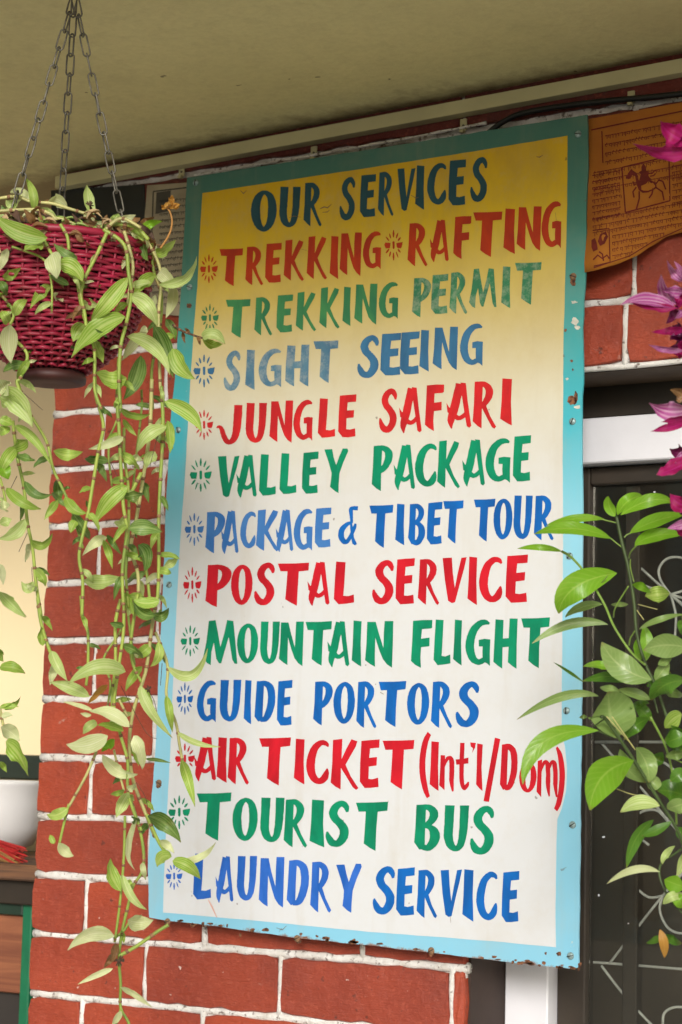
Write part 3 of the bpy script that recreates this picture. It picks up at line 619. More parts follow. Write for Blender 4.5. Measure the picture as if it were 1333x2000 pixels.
# screws (domed, slotted) and rust-edged holes
SCR = simple('dull_painted_screw', (.30, .42, .42, 1), .4, .5, 300, metal=.3); SCRR = simple('rusty_screw', (.25, .14, .07, 1), .7, .5, 300)
b = MB(); n = 14; prof = [(.0052, 0), (.005, -.0012), (.0038, -.0024), (.002, -.003), (.0004, -.0031)]
rg = [[b.vert((r*math.cos(2*math.pi*k/n), y, r*math.sin(2*math.pi*k/n))) for k in range(n)] for r, y in prof]
for A, B in zip(rg, rg[1:]):
    for k in range(n): b.face([A[k], A[(k+1) % n], B[(k+1) % n], B[k]])
b.face(rg[-1]); b.box((-.0046, -.0034, -.0006), (.0046, -.0014, .0006), 1)
scm = b.mesh('screw', [SCR, BLACK], smooth=True); scm2 = scm.copy(); scm2.materials[0] = SCRR
for px, py, k in ((1130,262,0), (1120,540,1), (1119,823,0), (1113,1086,0), (1107,1388,0), (1119,1611,0), (1115,1867,0), (843,1857,1), (581,1833,1), (328,1812-12,1), (311,1529,1), (331,1142,0), (349,840,0), (371,561,0), (383,357,0)):
    P = onY(px, py, SY-.0001); inst('screw', scm2 if k else scm, Matrix.Translation(P) @ Matrix.Rotation(random.uniform(0, 3), 4, 'Y'), sign)
RU = MT('rust_stain', .9); RU.col(RU.mix(RU.ramp(RU.noise(160, 4), [(.4, 0.0), (.6, 1.0)]), (.22, .09, .04, 1), (.05, .02, .012, 1))); RU = RU.m
def stain(px, py, rx, ry, name='rust_patch', mt=RU):
    b = MB(); n = 13; P = []
    for k in range(n): a = -2*math.pi*k/n; q = random.uniform(.6, 1.15); P.append(onY(px+math.cos(a)*rx*q, py+math.sin(a)*ry*q, SY-.0003))
    b.poly(P); return b.build(name, mt, sign)
for px, py, rx, ry in ((1118,782,9,10), (1120,550,6,9), (1092,1863,5,5), (370,597,5,6), (1066,1862,3,3), (1125,775,4,12), (583,1838,6,7), (843,1862,6,6), (1105,645,3,4), (1117,705,3,3), (1119,722,2,3), (376,1807,5,5), (470,1826,3,4), (640,1838,4,3), (311,1534,6,7), (328,1806,6,6), (397,1806,3,6), (1133,1885,4,6)):
    stain(px, py, rx, ry)
for k in range(46):
    px = random.choice([random.uniform(375, 700), random.uniform(1000, 1131), random.uniform(330, 1120)]); base = 1803+(px-366)*.1175
    stain(px, base-random.uniform(-2, 5), random.uniform(2, 9), random.uniform(1.2, 4))
CH = simple('chipped_primer', (.62, .62, .54, 1), .7, .3, 80)
for px, py, rx, ry in ((1124,628,10,9), (1128,640,7,5), (1108,740,3,3), (1122,590,7,3), (1128,795,7,4)): stain(px, py, rx, ry, 'paint_chip', CH)
# tiny scuffs on the painted field
SC_ = simple('dirty_scuff', (.20, .13, .07, 1), .8, .3, 80)
for pts, q in (([(470,372), (476,378), (482,372)], 1.2), ([(625,408), (634,404), (640,406), (648,399)], 1.2), ([(630,415), (640,414), (644,410)], .9), ([(1048,306), (1054,307), (1061,303)], 1.1), ([(565,425), (575,422), (588,424)], .6), ([(803,381), (813,387), (818,385)], .9),
               ([(407,1757), (414,1770), (424,1792)], 1.6), ([(540,1812), (552,1816), (560,1808)], .7), ([(545,1821), (551,1812)], .7), ([(1085,415), (1087,430)], .7), ([(743,1352), (750,1356)], 1.2), ([(1004,1520), (1006,1530)], .8), ([(880,1790), (881,1802)], .8), ([(590,487), (600,489)], .7), ([(838,385), (842,383)], 1)):
    b = MB()
    P = pts; A = []; B = []
    for i, (x, y) in enumerate(P):
        a = P[max(0, i-1)]; c = P[min(len(P)-1, i+1)]; tx, ty = c[0]-a[0], c[1]-a[1]; L0 = math.hypot(tx, ty); e = q if 0 < i < len(P)-1 else q*.4
        A.append(b.vert(onY(x-ty/L0*e, y+tx/L0*e, SY-.0011))); B.append(b.vert(onY(x+ty/L0*e, y-tx/L0*e, SY-.0011)))
    for i in range(len(P)-1): b.face([A[i], A[i+1], B[i+1], B[i]])
    b.build('scuff', SC_ if pts[0] != (407, 1757) else simple('pink_drip', (.75, .42, .34, 1)), sign)
for xx in (-.24, .06, .345):                        # timber battens that carry the sheet off the wall
    b = MB(); b.bbox((xx, SY+.0042, ZO-.61), (xx+.035, -.0035, ZO+.52), .002); b.build('batten', DARKWOOD, sign)

# ------------------------------------------------------------------ trunking, cable
tk = empty('cable_trunking', (0, -.012, cz(0)-.02), 'cream square plastic cable trunking along the top of the wall under the ceiling', 'trunking')
b = MB(); a0 = onY(108, 356, -.024); a1 = onY(1340, 126, -.024); a1 = a0+(a1-a0)*1.9
vs = []
hh = .0102
for p in (a0, a1):
    vs += [b.vert((p.x, -.024, p.z-hh)), b.vert((p.x, -.0035, p.z-hh)), b.vert((p.x, -.0035, p.z+hh)), b.vert((p.x, -.024, p.z+hh))]
for q in ((0,1,2,3), (4,7,6,5), (0,4,5,1), (1,5,6,2), (2,6,7,3), (3,7,4,0)): b.face([vs[i] for i in q])
b.build('duct', WHITEPVC, tk)
for px, py in ((341, 322), (600, 284), (893, 230), (1222, 175)):
    b = MB(); p = onY(px, py, -.024); b.bbox((p.x-.0055, -.0045, p.z-.014), (p.x+.0055, -.0015, p.z+.004), .0005); b.bbox((p.x-.004, -.0095, p.z-.018), (p.x+.003, -.002, p.z-.0135), .0005)
    c_ = b.build('clip', WHITEPVC, tk); b = MB(); b.tube([(p.x+.001, -.0062, p.z-.007), (p.x+.001, -.0046, p.z-.007)], .0018, 8); b.build('nail_head', STEEL, c_)
b = MB(); P = [(955, 262), (985, 240), (1030, 222), (1150, 204), (1333, 186), (1600, 150)]
b.tube(catmull([tuple(onY(x, y-3, -.010)) for x, y in P], 6), .0045, 8); tag(b.build('cable', BLACK, None, True, onY(1010, 219, -.01)), 'thin black cable running along the wall above the orange prayer flag', 'cable')
b = MB(); P = [(380, 345), (520, 322), (640, 301), (760, 281), (860, 262), (950, 245)]
b.tube(catmull([tuple(onY(x, y-4+random.uniform(-1.5, 1.5), -.008)) for x, y in P], 4), [random.uniform(.0012, .003) for _ in range(21)], 7); b.build('mortar_lip', MORTAR, wall, True)

# ------------------------------------------------------------------ prayer flag (cloth print) right of the sign
FLAG = MT('orange_flag_cloth', .85); FLAG.col(FLAG.mix(FLAG.ramp(FLAG.noise(10, 4), [(.3, 0.0), (.7, 1.0)]), (.40, .145, .008, 1), (.27, .08, .005, 1)))
wv = FLAG.new('ShaderNodeTexWave'); wv.inputs['Scale'].default_value = 300; FLAG.L(FLAG.co, wv.inputs[0]); FLAG.bump(wv.outputs['Fac'], .1, .0005); FLAG = FLAG.m
FINK = simple('dark_red_block_print', (.15, .012, .004, 1), .85, .3, 60)
flag = empty('prayer_flag', onY(1240, 205, -.02), 'orange cloth prayer flag printed with a rider on horseback and lines of script', 'flag')
def top_y(px): return 236-(px-1130)*.178
def bot_y(px):
    pts = [(1125, 536), (1155, 530), (1200, 518), (1240, 502), (1275, 480), (1305, 461), (1333, 454), (1400, 455), (1480, 440)]
    for (a, ya), (c, yc) in zip(pts, pts[1:]):
        if px <= c: t = (px-a)/(c-a); t = t*t*(3-2*t)*.35+t*.65; return ya+(yc-ya)*t
    return pts[-1][1]
def flY(px, v): return -.030-.010*math.sin((px-1130)/48+v*1.3)-.014*v*math.sin((px-1090)/60)-.0035*math.sin((px-1130)/13+v*5)*(.25+v)-.002*math.sin(v*16+px/30)
def fl(u, v, dy=0):                                # u: photo x 1125..1480, v 0 top 1 bottom
    py = top_y(u)+(bot_y(u)-top_y(u))*v; return onY(u, py, flY(u, v)+dy)
b = MB(); NU, NV = 40, 14; gi = [[b.vert(fl(1125+355*i/NU, j/NV), (i/NU, j/NV)) for i in range(NU+1)] for j in range(NV+1)]
gk = [[b.vert(fl(1125+355*i/NU, j/NV, .0006)) for i in range(NU+1)] for j in range(NV+1)]
for j in range(NV):
    for i in range(NU): b.face([gi[j][i], gi[j+1][i], gi[j+1][i+1], gi[j][i+1]]); b.face([gk[j][i], gk[j][i+1], gk[j+1][i+1], gk[j+1][i]])
for i in range(NU): b.face([gi[NV][i], gk[NV][i], gk[NV][i+1], gi[NV][i+1]])
b.build('flag_cloth', FLAG, flag, True)
def inv(px, py):                                   # pixel -> (u,v)
    return px, (py-top_y(px))/(bot_y(px)-top_y(px))
def ribbon(b, pts, hw, place):
    P = pts; A = []; B = []
    dense = []
    for (xa, ya), (xb, yb) in zip(P, P[1:]):
        n = max(1, int(math.hypot(xb-xa, yb-ya)/9))
        for k in range(n): dense.append((xa+(xb-xa)*k/n, ya+(yb-ya)*k/n))
    dense.append(P[-1])
    for i, (x, y) in enumerate(dense):
        a = dense[max(0, i-1)]; c = dense[min(len(dense)-1, i+1)]; tx, ty = c[0]-a[0], c[1]-a[1]; L0 = math.hypot(tx, ty) or 1
        A.append(b.vert(place(x-ty/L0*hw, y+tx/L0*hw))); B.append(b.vert(place(x+ty/L0*hw, y-tx/L0*hw)))
    for i in range(len(dense)-1): b.face([A[i], A[i+1], B[i+1], B[i]])
def fplace(x, y): u, v = inv(x, y); return fl(u, v, -.0007)
def fpoly(b, pts, place=fplace): b.poly([place(x, y) for x, y in pts])
def script_line(b, x0, x1, yfun, h, place, q=.8):
    x = x0
    while x < x1-3:
        wd = random.uniform(.55, 1.0)*h; y = yfun(x)
        ribbon(b, [(x, y), (min(x+wd, x1), yfun(min(x+wd, x1)))], q*.75, place)            # head bar
        k = random.random()
        if k < .75: ribbon(b, [(x+wd*.8, y), (x+wd*.78, y+h*random.uniform(.55, 1.0))], q*.6, place)
        if k > .3: ribbon(b, [(x+wd*.1, y), (x+wd*.15, y+h*.4), (x+wd*.5, y+h*.5)], q*.6, place)
        if k > .8: ribbon(b, [(x+wd*.3, y-h*.15), (x+wd*.55, y-h*.45)], q*.6, place)
        x += wd*1.12
T = MB(); sl = .185
for k in range(7):                                  # upper block of lines
    y = 262+k*17.0
    script_line(T, 1182 if k < 4 else 1160, 1470, lambda x, y=y: y-(x-1200)*sl, 8, fplace, 1.0)
for k in range(8):
    y = 330+12*k+8
    script_line(T, 1157, 1213, lambda x, y=y: y-(x-1185)*sl, 7, fplace, 1.0); script_line(T, 1313, 1470, lambda x, y=y: y-(x-1220)*sl-8, 7, fplace, 1.0)
for k in range(7):
    y = 421+k*13
    script_line(T, 1158 if k < 3 else 1196, [1470, 1470, 1440, 1400, 1300, 1265, 1240][k], lambda x, y=y: y-(x-1200)*sl, 8, fplace, .95)
T.build('script_print', FINK, flag)
T = MB()
for a, c in (((1215, 327), (1307, 305)), ((1307, 305), (1309, 392)), ((1309, 392), (1222, 415)), ((1222, 415), (1215, 327))): ribbon(T, [a, c], 1.3, fplace)
ribbon(T, [(1155, 254), (1240, 236), (1333, 217), (1470, 190)], 1.3, fplace); ribbon(T, [(1176, 256), (1178, 318)], 1.1, fplace)
ribbon(T, [(1158, 450), (1190, 446), (1192, 512), (1160, 520)], 1.1, fplace); ribbon(T, [(1160, 523), (1230, 500), (1275, 472), (1333, 446)], .9, fplace)
T.build('border_print', FINK, flag)
T = MB()                                            # horse and rider, facing left
X_ = lambda q: [rp('g', *p) for p in q]
fpoly(T, X_([(955, 1120), (1000, 1125), (1060, 1120), (1105, 1140), (1112, 1180), (1090, 1200), (1040, 1225), (990, 1230), (955, 1205), (940, 1165), (930, 1120), (925, 1085), (898, 1075), (885, 1105), (862, 1112), (848, 1100), (862, 1060), (880, 1036), (893, 1020), (905, 1036), (935, 1055), (950, 1085)]))
fpoly(T, X_([(960, 1118), (972, 1070), (958, 1050), (980, 1035), (978, 1005), (996, 972), (1018, 1003), (1020, 1035), (1045, 1052), (1040, 1080), (1062, 1115), (1010, 1130)]))
for q in ([(1040, 1060), (1070, 1062), (1095, 1035), (1112, 1040)], [(1055, 1085), (1085, 1080), (1102, 1060)], [(905, 1130), (915, 1165), (935, 1150)]): ribbon(T, X_(q), 1.4, fplace)
for q in ([(935, 1180), (905, 1220), (915, 1270)], [(960, 1215), (960, 1280), (935, 1370)], [(1080, 1190), (1070, 1240), (1045, 1275)], [(1100, 1180), (1160, 1220), (1175, 1295)], [(1105, 1150), (1130, 1120), (1165, 1130), (1190, 1200)]):
    ribbon(T, X_(q), 1.5, fplace)
T.build('horse_print', FINK, flag); T = MB()
fpoly(T, X_([(600, 1650), (620, 1590), (670, 1565), (690, 1610), (660, 1670), (620, 1690)]))
fpoly(T, X_([(545, 1640), (575, 1620), (590, 1660), (600, 1720), (560, 1740), (545, 1700)]))
ribbon(T, X_([(560, 1810), (600, 1770), (640, 1800), (680, 1770), (700, 1800)]), 1.6, fplace)
ribbon(T, X_([(610, 1740), (640, 1760), (650, 1820)]), 1.4, fplace)
T.build('emblem_print', FINK, flag)['kind'] = 'stuff'

# ------------------------------------------------------------------ printed poster and dark board left of the sign
pn = MB(); P = [onY(100, 372, -.004), onY(282, 360, -.004), onY(285, 430, -.004), onY(285, 560, -.004), onY(104, 560, -.004)]
pn.prism(P, .006); tag(pn.build('dark_board', simple('blue_black_paint', (.010, .014, .018, 1), .4, .5, 8), None, False, onY(190, 470, -.002)), 'blue black board on the wall behind the hanging basket', 'board')
post = empty('printed_sheet', onY(320, 470, -.008), 'weathered grey paper sheet of printed script between basket and sign', 'poster')
PSH = simple('weathered_paper', (.36, .31, .21, 1), .85, .35, 18, .2, 40)
b = MB(); b.prism([onY(x, y, -.008) for x, y in ((288, 362), (372, 356), (372, 618), (338, 616), (270, 606), (278, 480))], .0012); b.build('paper', PSH, post)
T = MB(); pl = lambda x, y: onY(x, y, -.0086)
GI = simple('grey_print_ink', (.07, .065, .05, 1), .85, .3)
for k in range(17): script_line(T, 312 if k < 9 else 296, 366, lambda x, k=k: 392+k*12.6-(x-320)*.1, 6, pl, .9)
ribbon(T, [(300, 374), (368, 366)], 1.4, pl); ribbon(T, [(300, 374), (292, 590)], 1.2, pl)
fpoly(T, [(306, 376), (334, 372), (332, 412), (304, 418)], pl); T.build('script_print', GI, post)

# ------------------------------------------------------------------ yard beyond the pillar
YW = .60
g = MB(); g.box((-4, YW, 0), (WL+.25, YW+.1, cz(-2)+.1)); fw = g.build('yellow_house_wall', simple('yellow_ochre_wall', (.86, .72, .45, 1), .8, .06, 3, .3, 30), None, False, (-1.5, YW, 0))
tag(fw, 'plain yellow rendered house wall beyond the brick pillar', 'wall')
b = MB(); za_, zb_ = onY(30, 1522, YW-.03).z, onY(30, 1474, YW-.03).z; b.bbox((-3, YW-.03, za_), (WL+.2, YW-.002, zb_), .003)
tag(b.build('skirting_rail', simple('dark_green_rail', (.028, .04, .028, 1), .4, .3), None, False, (-1.2, YW-.03, za_)), 'dark green rail along the yellow wall behind the white basin', 'rail')
Pc = onY(-45, 1590, .34); b = MB()
r0 = abs(onY(64, 1560, .34).x-Pc.x); h0 = onY(20, 1525, .34).z; h1 = onY(20, 1668, .34).z
H_ = h0-h1; prof = [(.03, 0), (r0*.55, .001), (r0*.80, H_*.12), (r0*.94, H_*.36), (r0*.99, H_*.68), (r0*1.01, H_*.92), (r0*1.035, H_*.96), (r0*1.03, H_), (r0*.96, H_*.99), (r0*.9, H_*.6), (r0*.6, H_*.15), (.02, H_*.1)]
b.lathe(prof, (Pc.x, Pc.y, h1), 40); tag(b.build('wash_basin', simple('white_enamel', (.80, .80, .80, 1), .25, .06), None, True, (Pc.x, Pc.y, h1)), 'round white basin standing on the wooden table beyond the pillar', 'basin')
tb = empty('wooden_table', (Pc.x-.2, .3, 0), 'weathered dark wooden table carrying the white basin and red broom', 'table')
tz = h1-.002; ty0 = .10; tze = onY(30, 1742, ty0).z
WOOD = MT('weathered_plank', .7); f_ = WOOD.noise(1, 6, .6, vec=WOOD.mapd((3, 60, 60)), dist=.8); WOOD.col(WOOD.mix(WOOD.ramp(f_, [(.35, 0.0), (.65, 1.0)]), (.20, .09, .04, 1), (.045, .025, .016, 1))); WOOD.bump(f_, .4, .002); WOOD = WOOD.m
for k, (ya, yb) in enumerate(((ty0, .22), (.223, .36), (.363, .50))):
    b = MB(); b.bbox((-2.0, ya, tz-.028), (WL-.001, yb, tz-random.uniform(.0005, .002)), .003); b.build('plank', WOOD, tb)
for xx, yy in ((-1.95, .13), (-1.95, .44), (WL+.03, .44)): b = MB(); b.bbox((xx, yy, 0), (xx+.06, yy+.05, tz-.03), .003); b.build('leg', WOOD, tb)
b = MB(); b.bbox((-1.95, .51, .3), (WL+.12, .53, tz-.001), .002); b.build('back_board', DARKWOOD, tb)
b = MB(); b.bbox((-1.95, .125, tz-.07), (WL-.001, .137, tz-.0285), .002); b.build('apron', DARKWOOD, tb)
# green framed cabinet front below the table
cb = empty('green_cabinet', (-1.1, .14, 0), 'green framed cabinet with brown wooden panels under the table', 'cabinet')
GRN = simple('green_gloss_paint', (.01, .16, .07, 1), .4, .3); PAN = MT('brown_panel', .5); f_ = PAN.noise(1, 5, .6, vec=PAN.mapd((4, 30, 50)), dist=1); PAN.col(PAN.mix(PAN.ramp(f_, [(.35, 0.0), (.65, 1.0)]), (.30, .11, .05, 1), (.17, .055, .028, 1))); PAN = PAN.m
cy = .14; gx0 = onY(40, 1880, cy).x; gx1 = min(onY(58, 1880, cy).x, WL-.001); zt_ = onY(30, 1764, cy).z; zp1 = onY(30, 1788, cy).z; zp0 = onY(30, 1942, cy).z
b = MB(); b.bbox((gx0, cy, .2), (gx1, cy+.04, zt_), .002); b.build('door_stile', GRN, cb)
b = MB(); b.bbox((gx0-.9, cy, zp1), (gx0-.0005, cy+.04, zt_), .002); b.build('door_rail', simple('dark_green_paint', (.012, .035, .02, 1), .5), cb)
b = MB(); b.bbox((gx0-.9, cy+.012, zp0), (gx0-.0005, cy+.03, zp1-.0005), .002); b.build('door_panel', PAN, cb)
b = MB(); b.bbox((gx0-.9, cy+.03, .2), (gx0-.0005, cy+.05, zp0-.001), .002); b.build('kick_board', simple('blackened_board', (.03, .024, .02, 1), .7), cb)
b = MB(); b.box((gx0-.9, cy+.051, .0), (gx1, cy+.3, zt_)); b.build('carcass', DARKWOOD, cb)
# broom
bmh = empty('broom', onY(0, 1680, .18), 'broom head of red and straw bristles lying on the table beside the basin', 'broom')
RB = simple('red_bristle', (.62, .03, .03, 1), .6, .3, 200); SB = simple('straw_bristle', (.45, .25, .08, 1), .7, .4, 200)
for nm, mt_, (pya, pyb), cnt_ in (('red_bristles', RB, (1652, 1690), 90), ('straw_bristles', SB, (1676, 1700), 60)):
    b = MB()
    for k in range(cnt_):
        t = random.random(); ye = pya+(pyb-pya)*t; p0 = onY(-60+random.uniform(-4, 4), 1640+20*t, .20); p1 = onY(38+random.uniform(-14, 16), ye+random.uniform(-3, 3)+3, .13+random.uniform(0, .06)); md = (p0+p1)/2+Vector((0, 0, .008))
        b.tube([p0, md, p1], .0009, 4)
    o = b.build(nm, mt_, bmh); o['kind'] = 'stuff'
b = MB(); b.tube([onY(-60, 1650, .20), onY(-130, 1643, .22), onY(-300, 1625, .28)], [.02, .012, .011], 10); b.build('handle', DARKWOOD, bmh, True)

# ------------------------------------------------------------------ hanging basket
BZ = 2.65; AX = atZ(110, 560, BZ); rim_z = atZ(110, 446, BZ-.12).z; base_z = atZ(105, 716, BZ-.05).z; HB = rim_z-base_z
bk = empty('hanging_basket', (AX.x, AX.y, base_z), 'woven magenta plastic basket hanging on three steel chains', 'basket')
def brad(t):                                      # t 0 base .. 1 rim
    pts = [(0, .040), (.05, .054), (.12, .069), (.22, .083), (.36, .098), (.54, .110), (.75, .118), (1, .121)]
    for (a, ra), (c, rc) in zip(pts, pts[1:]):
        if t <= c: return ra+(rc-ra)*(t-a)/(c-a)
    return .121
NS = 38; NR = 30
for j in range(NR):
    t = (j+.5)/NR; z = base_z+HB*t; r = brad(t); P = []; nn = NS*6
    for k in range(nn):
        a = 2*math.pi*k/nn; rr = r+.0023*math.sin(a*NS/2+(j % 2)*math.pi+.12*math.sin(5*a+j*1.7))*(1+.25*math.sin(7*a+j*2.1))
        P.append((AX.x+rr*math.cos(a), AX.y+rr*math.sin(a), z+.0007*math.sin(3*a+j*1.3)+.0004*math.sin(11*a+j*3)))
    b = MB(); b.tube(P, .00275*random.uniform(.88, 1.08), 6, closed=True, flat=.62, upv=Vector((0, 0, 1))); b.build('cane_strand', RED, bk, True)
for k in range(NS):
    a = 2*math.pi*(k+.5)/NS; P = []
    for t in [i/10 for i in range(11)]: r = brad(t); P.append((AX.x+r*math.cos(a), AX.y+r*math.sin(a), base_z+HB*t))
    b = MB(); b.tube(P, .0019, 5); b.build('basket_stake', RED, bk, True)
b = MB(); P = [(AX.x+.122*math.cos(2*math.pi*k/48), AX.y+.122*math.sin(2*math.pi*k/48), rim_z+.002) for k in range(48)]; b.tube(P, .005, 8, closed=True); b.build('rim', RED, bk, True)
DR = simple('dark_basket_base', (.05, .010, .008, 1), .6, .4, 30)
b = MB(); b.lathe([(.040, -.002), (.043, -.008), (.042, -.014), (.03, -.016), (.01, -.015)], (AX.x, AX.y, base_z), 32); b.build('base', DR, bk, True)
b = MB(); b.lathe([(.01, .004), (.034, .004), (.076, HB*.25), (.105, HB*.6), (.112, HB*.93), (.01, HB*.96)], (AX.x, AX.y, base_z), 32); b.build('soil', simple('dark_potting_soil', (.035, .022, .014, 1), .95, .4, 60, .8, 80), bk, True)
b = MB(); P = []
LL, LW = .0145, .0048
for k in range(20):
    a = 2*math.pi*k/20; P.append((LW*math.cos(a), 0, (LL-LW)*(1 if math.sin(a) > 0 else -1)*(1 if abs(math.sin(a)) > 1e-6 else 0)+LW*math.sin(a)))
b.tube(P, .00115, 6, closed=True); lkm = b.mesh('chain_link', STEEL, smooth=True)
TOP = atZ(146, -8, BZ); TOP.z = min(TOP.z, cz(TOP.x)-.012)
ends = [((35, 368), (118, 125), atZ(14, 448, BZ-.07)), ((120, 375), (130, 202), atZ(118, 440, BZ+.115)), ((233, 410), (180, 190), atZ(244, 450, BZ+.03))]
for (e0, mid_, Pe) in ends:
    d = (Pe-TOP); n = int(d.length/(2*LL-.0052)); st = d/n
    for k in range(n):
        p = TOP+st*(k+.5); q = st.to_track_quat('Z', 'X').to_matrix().to_4x4() @ Matrix.Rotation((math.pi/2 if k % 2 else 0)+random.uniform(-.35, .35)+.6, 4, 'Z')
        inst('chain_link', lkm, Matrix.Translation(p) @ q, bk)
b = MB(); hk = [TOP+Vector((0, 0, .012))]; P = [TOP+Vector((.006*math.cos(a), 0, .004+.006*math.sin(a))) for a in [math.pi*1.9-i*.45 for i in range(11)]]+[TOP+Vector((0, 0, .05))]
b.tube(P, .0016, 6); b.build('hook', STEEL, bk, True)

# ------------------------------------------------------------------ leaf and stem builders
def ztable(r, px, py): return 0
def leaf(parent, base, tip, wpx, mt='g', ctrl=None, Z=2.6, dz=0.0, roll=None, fold=.34, name='leaf', prof='t', wav=.14):
    bx, by = base; tx, ty = tip
    if ctrl is None:
        L0 = math.hypot(tx-bx, ty-by); s = random.uniform(-.12, .12)
        ctrl = ((bx+tx)/2-(ty-by)*s, (by+ty)/2+(tx-bx)*s-L0*.05)
    if roll is None: roll = random.uniform(-.75, .75)
    b = MB(); N = 13; K = 6; bulge = random.uniform(-.02, .03); cr = wav*random.uniform(.5, 1.6); curl = random.uniform(-.5, .9) if prof == 't' else 0
    sz = Z/F
    ph = random.uniform(0, 6)
    spine = []
    for i in range(N+1):
        t = i/N; x = (1-t)**2*bx+2*t*(1-t)*ctrl[0]+t*t*tx; y = (1-t)**2*by+2*t*(1-t)*ctrl[1]+t*t*ty
        spine.append(atZ(x, y, Z+dz*t+bulge*math.sin(math.pi*t)))
    for i in range(N+1):
        t = i/N; tg = (spine[min(N, i+1)]-spine[max(0, i-1)]).normalized(); vd = (spine[i]-CAM).normalized()
        sd_ = tg.cross(vd).normalized(); nm = sd_.cross(tg).normalized()
        if nm.dot(vd) > 0: nm = -nm
        if prof == 't': w_ = (t**.62)*((1-t)**1.0)*2.45 if 0 < t < 1 else 0
        elif prof == 'c': w_ = math.sin(math.pi*min(1, max(0, t**.92)))**.8
        else: w_ = (t**.8)*((1-t)**1.25)*4.35 if 0 < t < 1 else 0
        w_ = max(w_, .035)*wpx*sz*.5*1.04; rr = roll*(.5+.7*t)+curl*t*t
        S_ = sd_*math.cos(rr)+nm*math.sin(rr); Nn = nm*math.cos(rr)-sd_*math.sin(rr)
        for k in range(K+1):
            u = -1+2*k/K; wob = cr*w_*(math.sin(9*t+ph+u*2)*abs(u)+.7*math.sin(19*t+ph*2-u*3)*u*u+.35*math.cos(7*u)*math.sin(5*t+ph))
            b.vert(spine[i]+S_*(w_/max(.6, abs(math.cos(rr))))*u+Nn*(fold*w_*abs(u)**1.3+wob), (k/K, t))
    for i in range(N):
        for k in range(K): a = i*(K+1)+k; b.face([a, a+1, a+K+2, a+K+1])
    return b.build(name, LF[mt], parent, True)
def stem(parent, pts, rpx, mt=STEM, Z=2.6, dz=0, name='stem', knots=0, taper=.8, zs=None):
    C_ = catmull([(x, y) for x, y in pts], 7); n = len(C_); b = MB(); P = []
    for i, (x, y) in enumerate(C_):
        zz = (Z+dz*i/(n-1)) if zs is None else zs[0]+(zs[1]-zs[0])*i/(n-1); P.append(atZ(x, y, zz))
    acc = 0; rr = []
    for i in range(n):
        if i: acc += math.hypot(C_[i][0]-C_[i-1][0], C_[i][1]-C_[i-1][1])
        k = 1
        rr.append(rpx*Z/F*(1-(1-taper)*i/(n-1))*k)
    b.tube(P, rr, 8); 
    if knots:
        acc = 0; nxt = knots*.3
        for i in range(1, n):
            acc += math.hypot(C_[i][0]-C_[i-1][0], C_[i][1]-C_[i-1][1])
            if acc > nxt:
                nxt = acc+knots*random.uniform(.7, 1.3); tg = (P[i]-P[i-1]).normalized(); r1 = rr[i]
                b.tube([P[i]-tg*r1*.9, P[i], P[i]+tg*r1*.9], [r1*1.05, r1*1.3, r1*1.05], 8, 1)
    return b.build(name, [mt, NODE], parent, True)

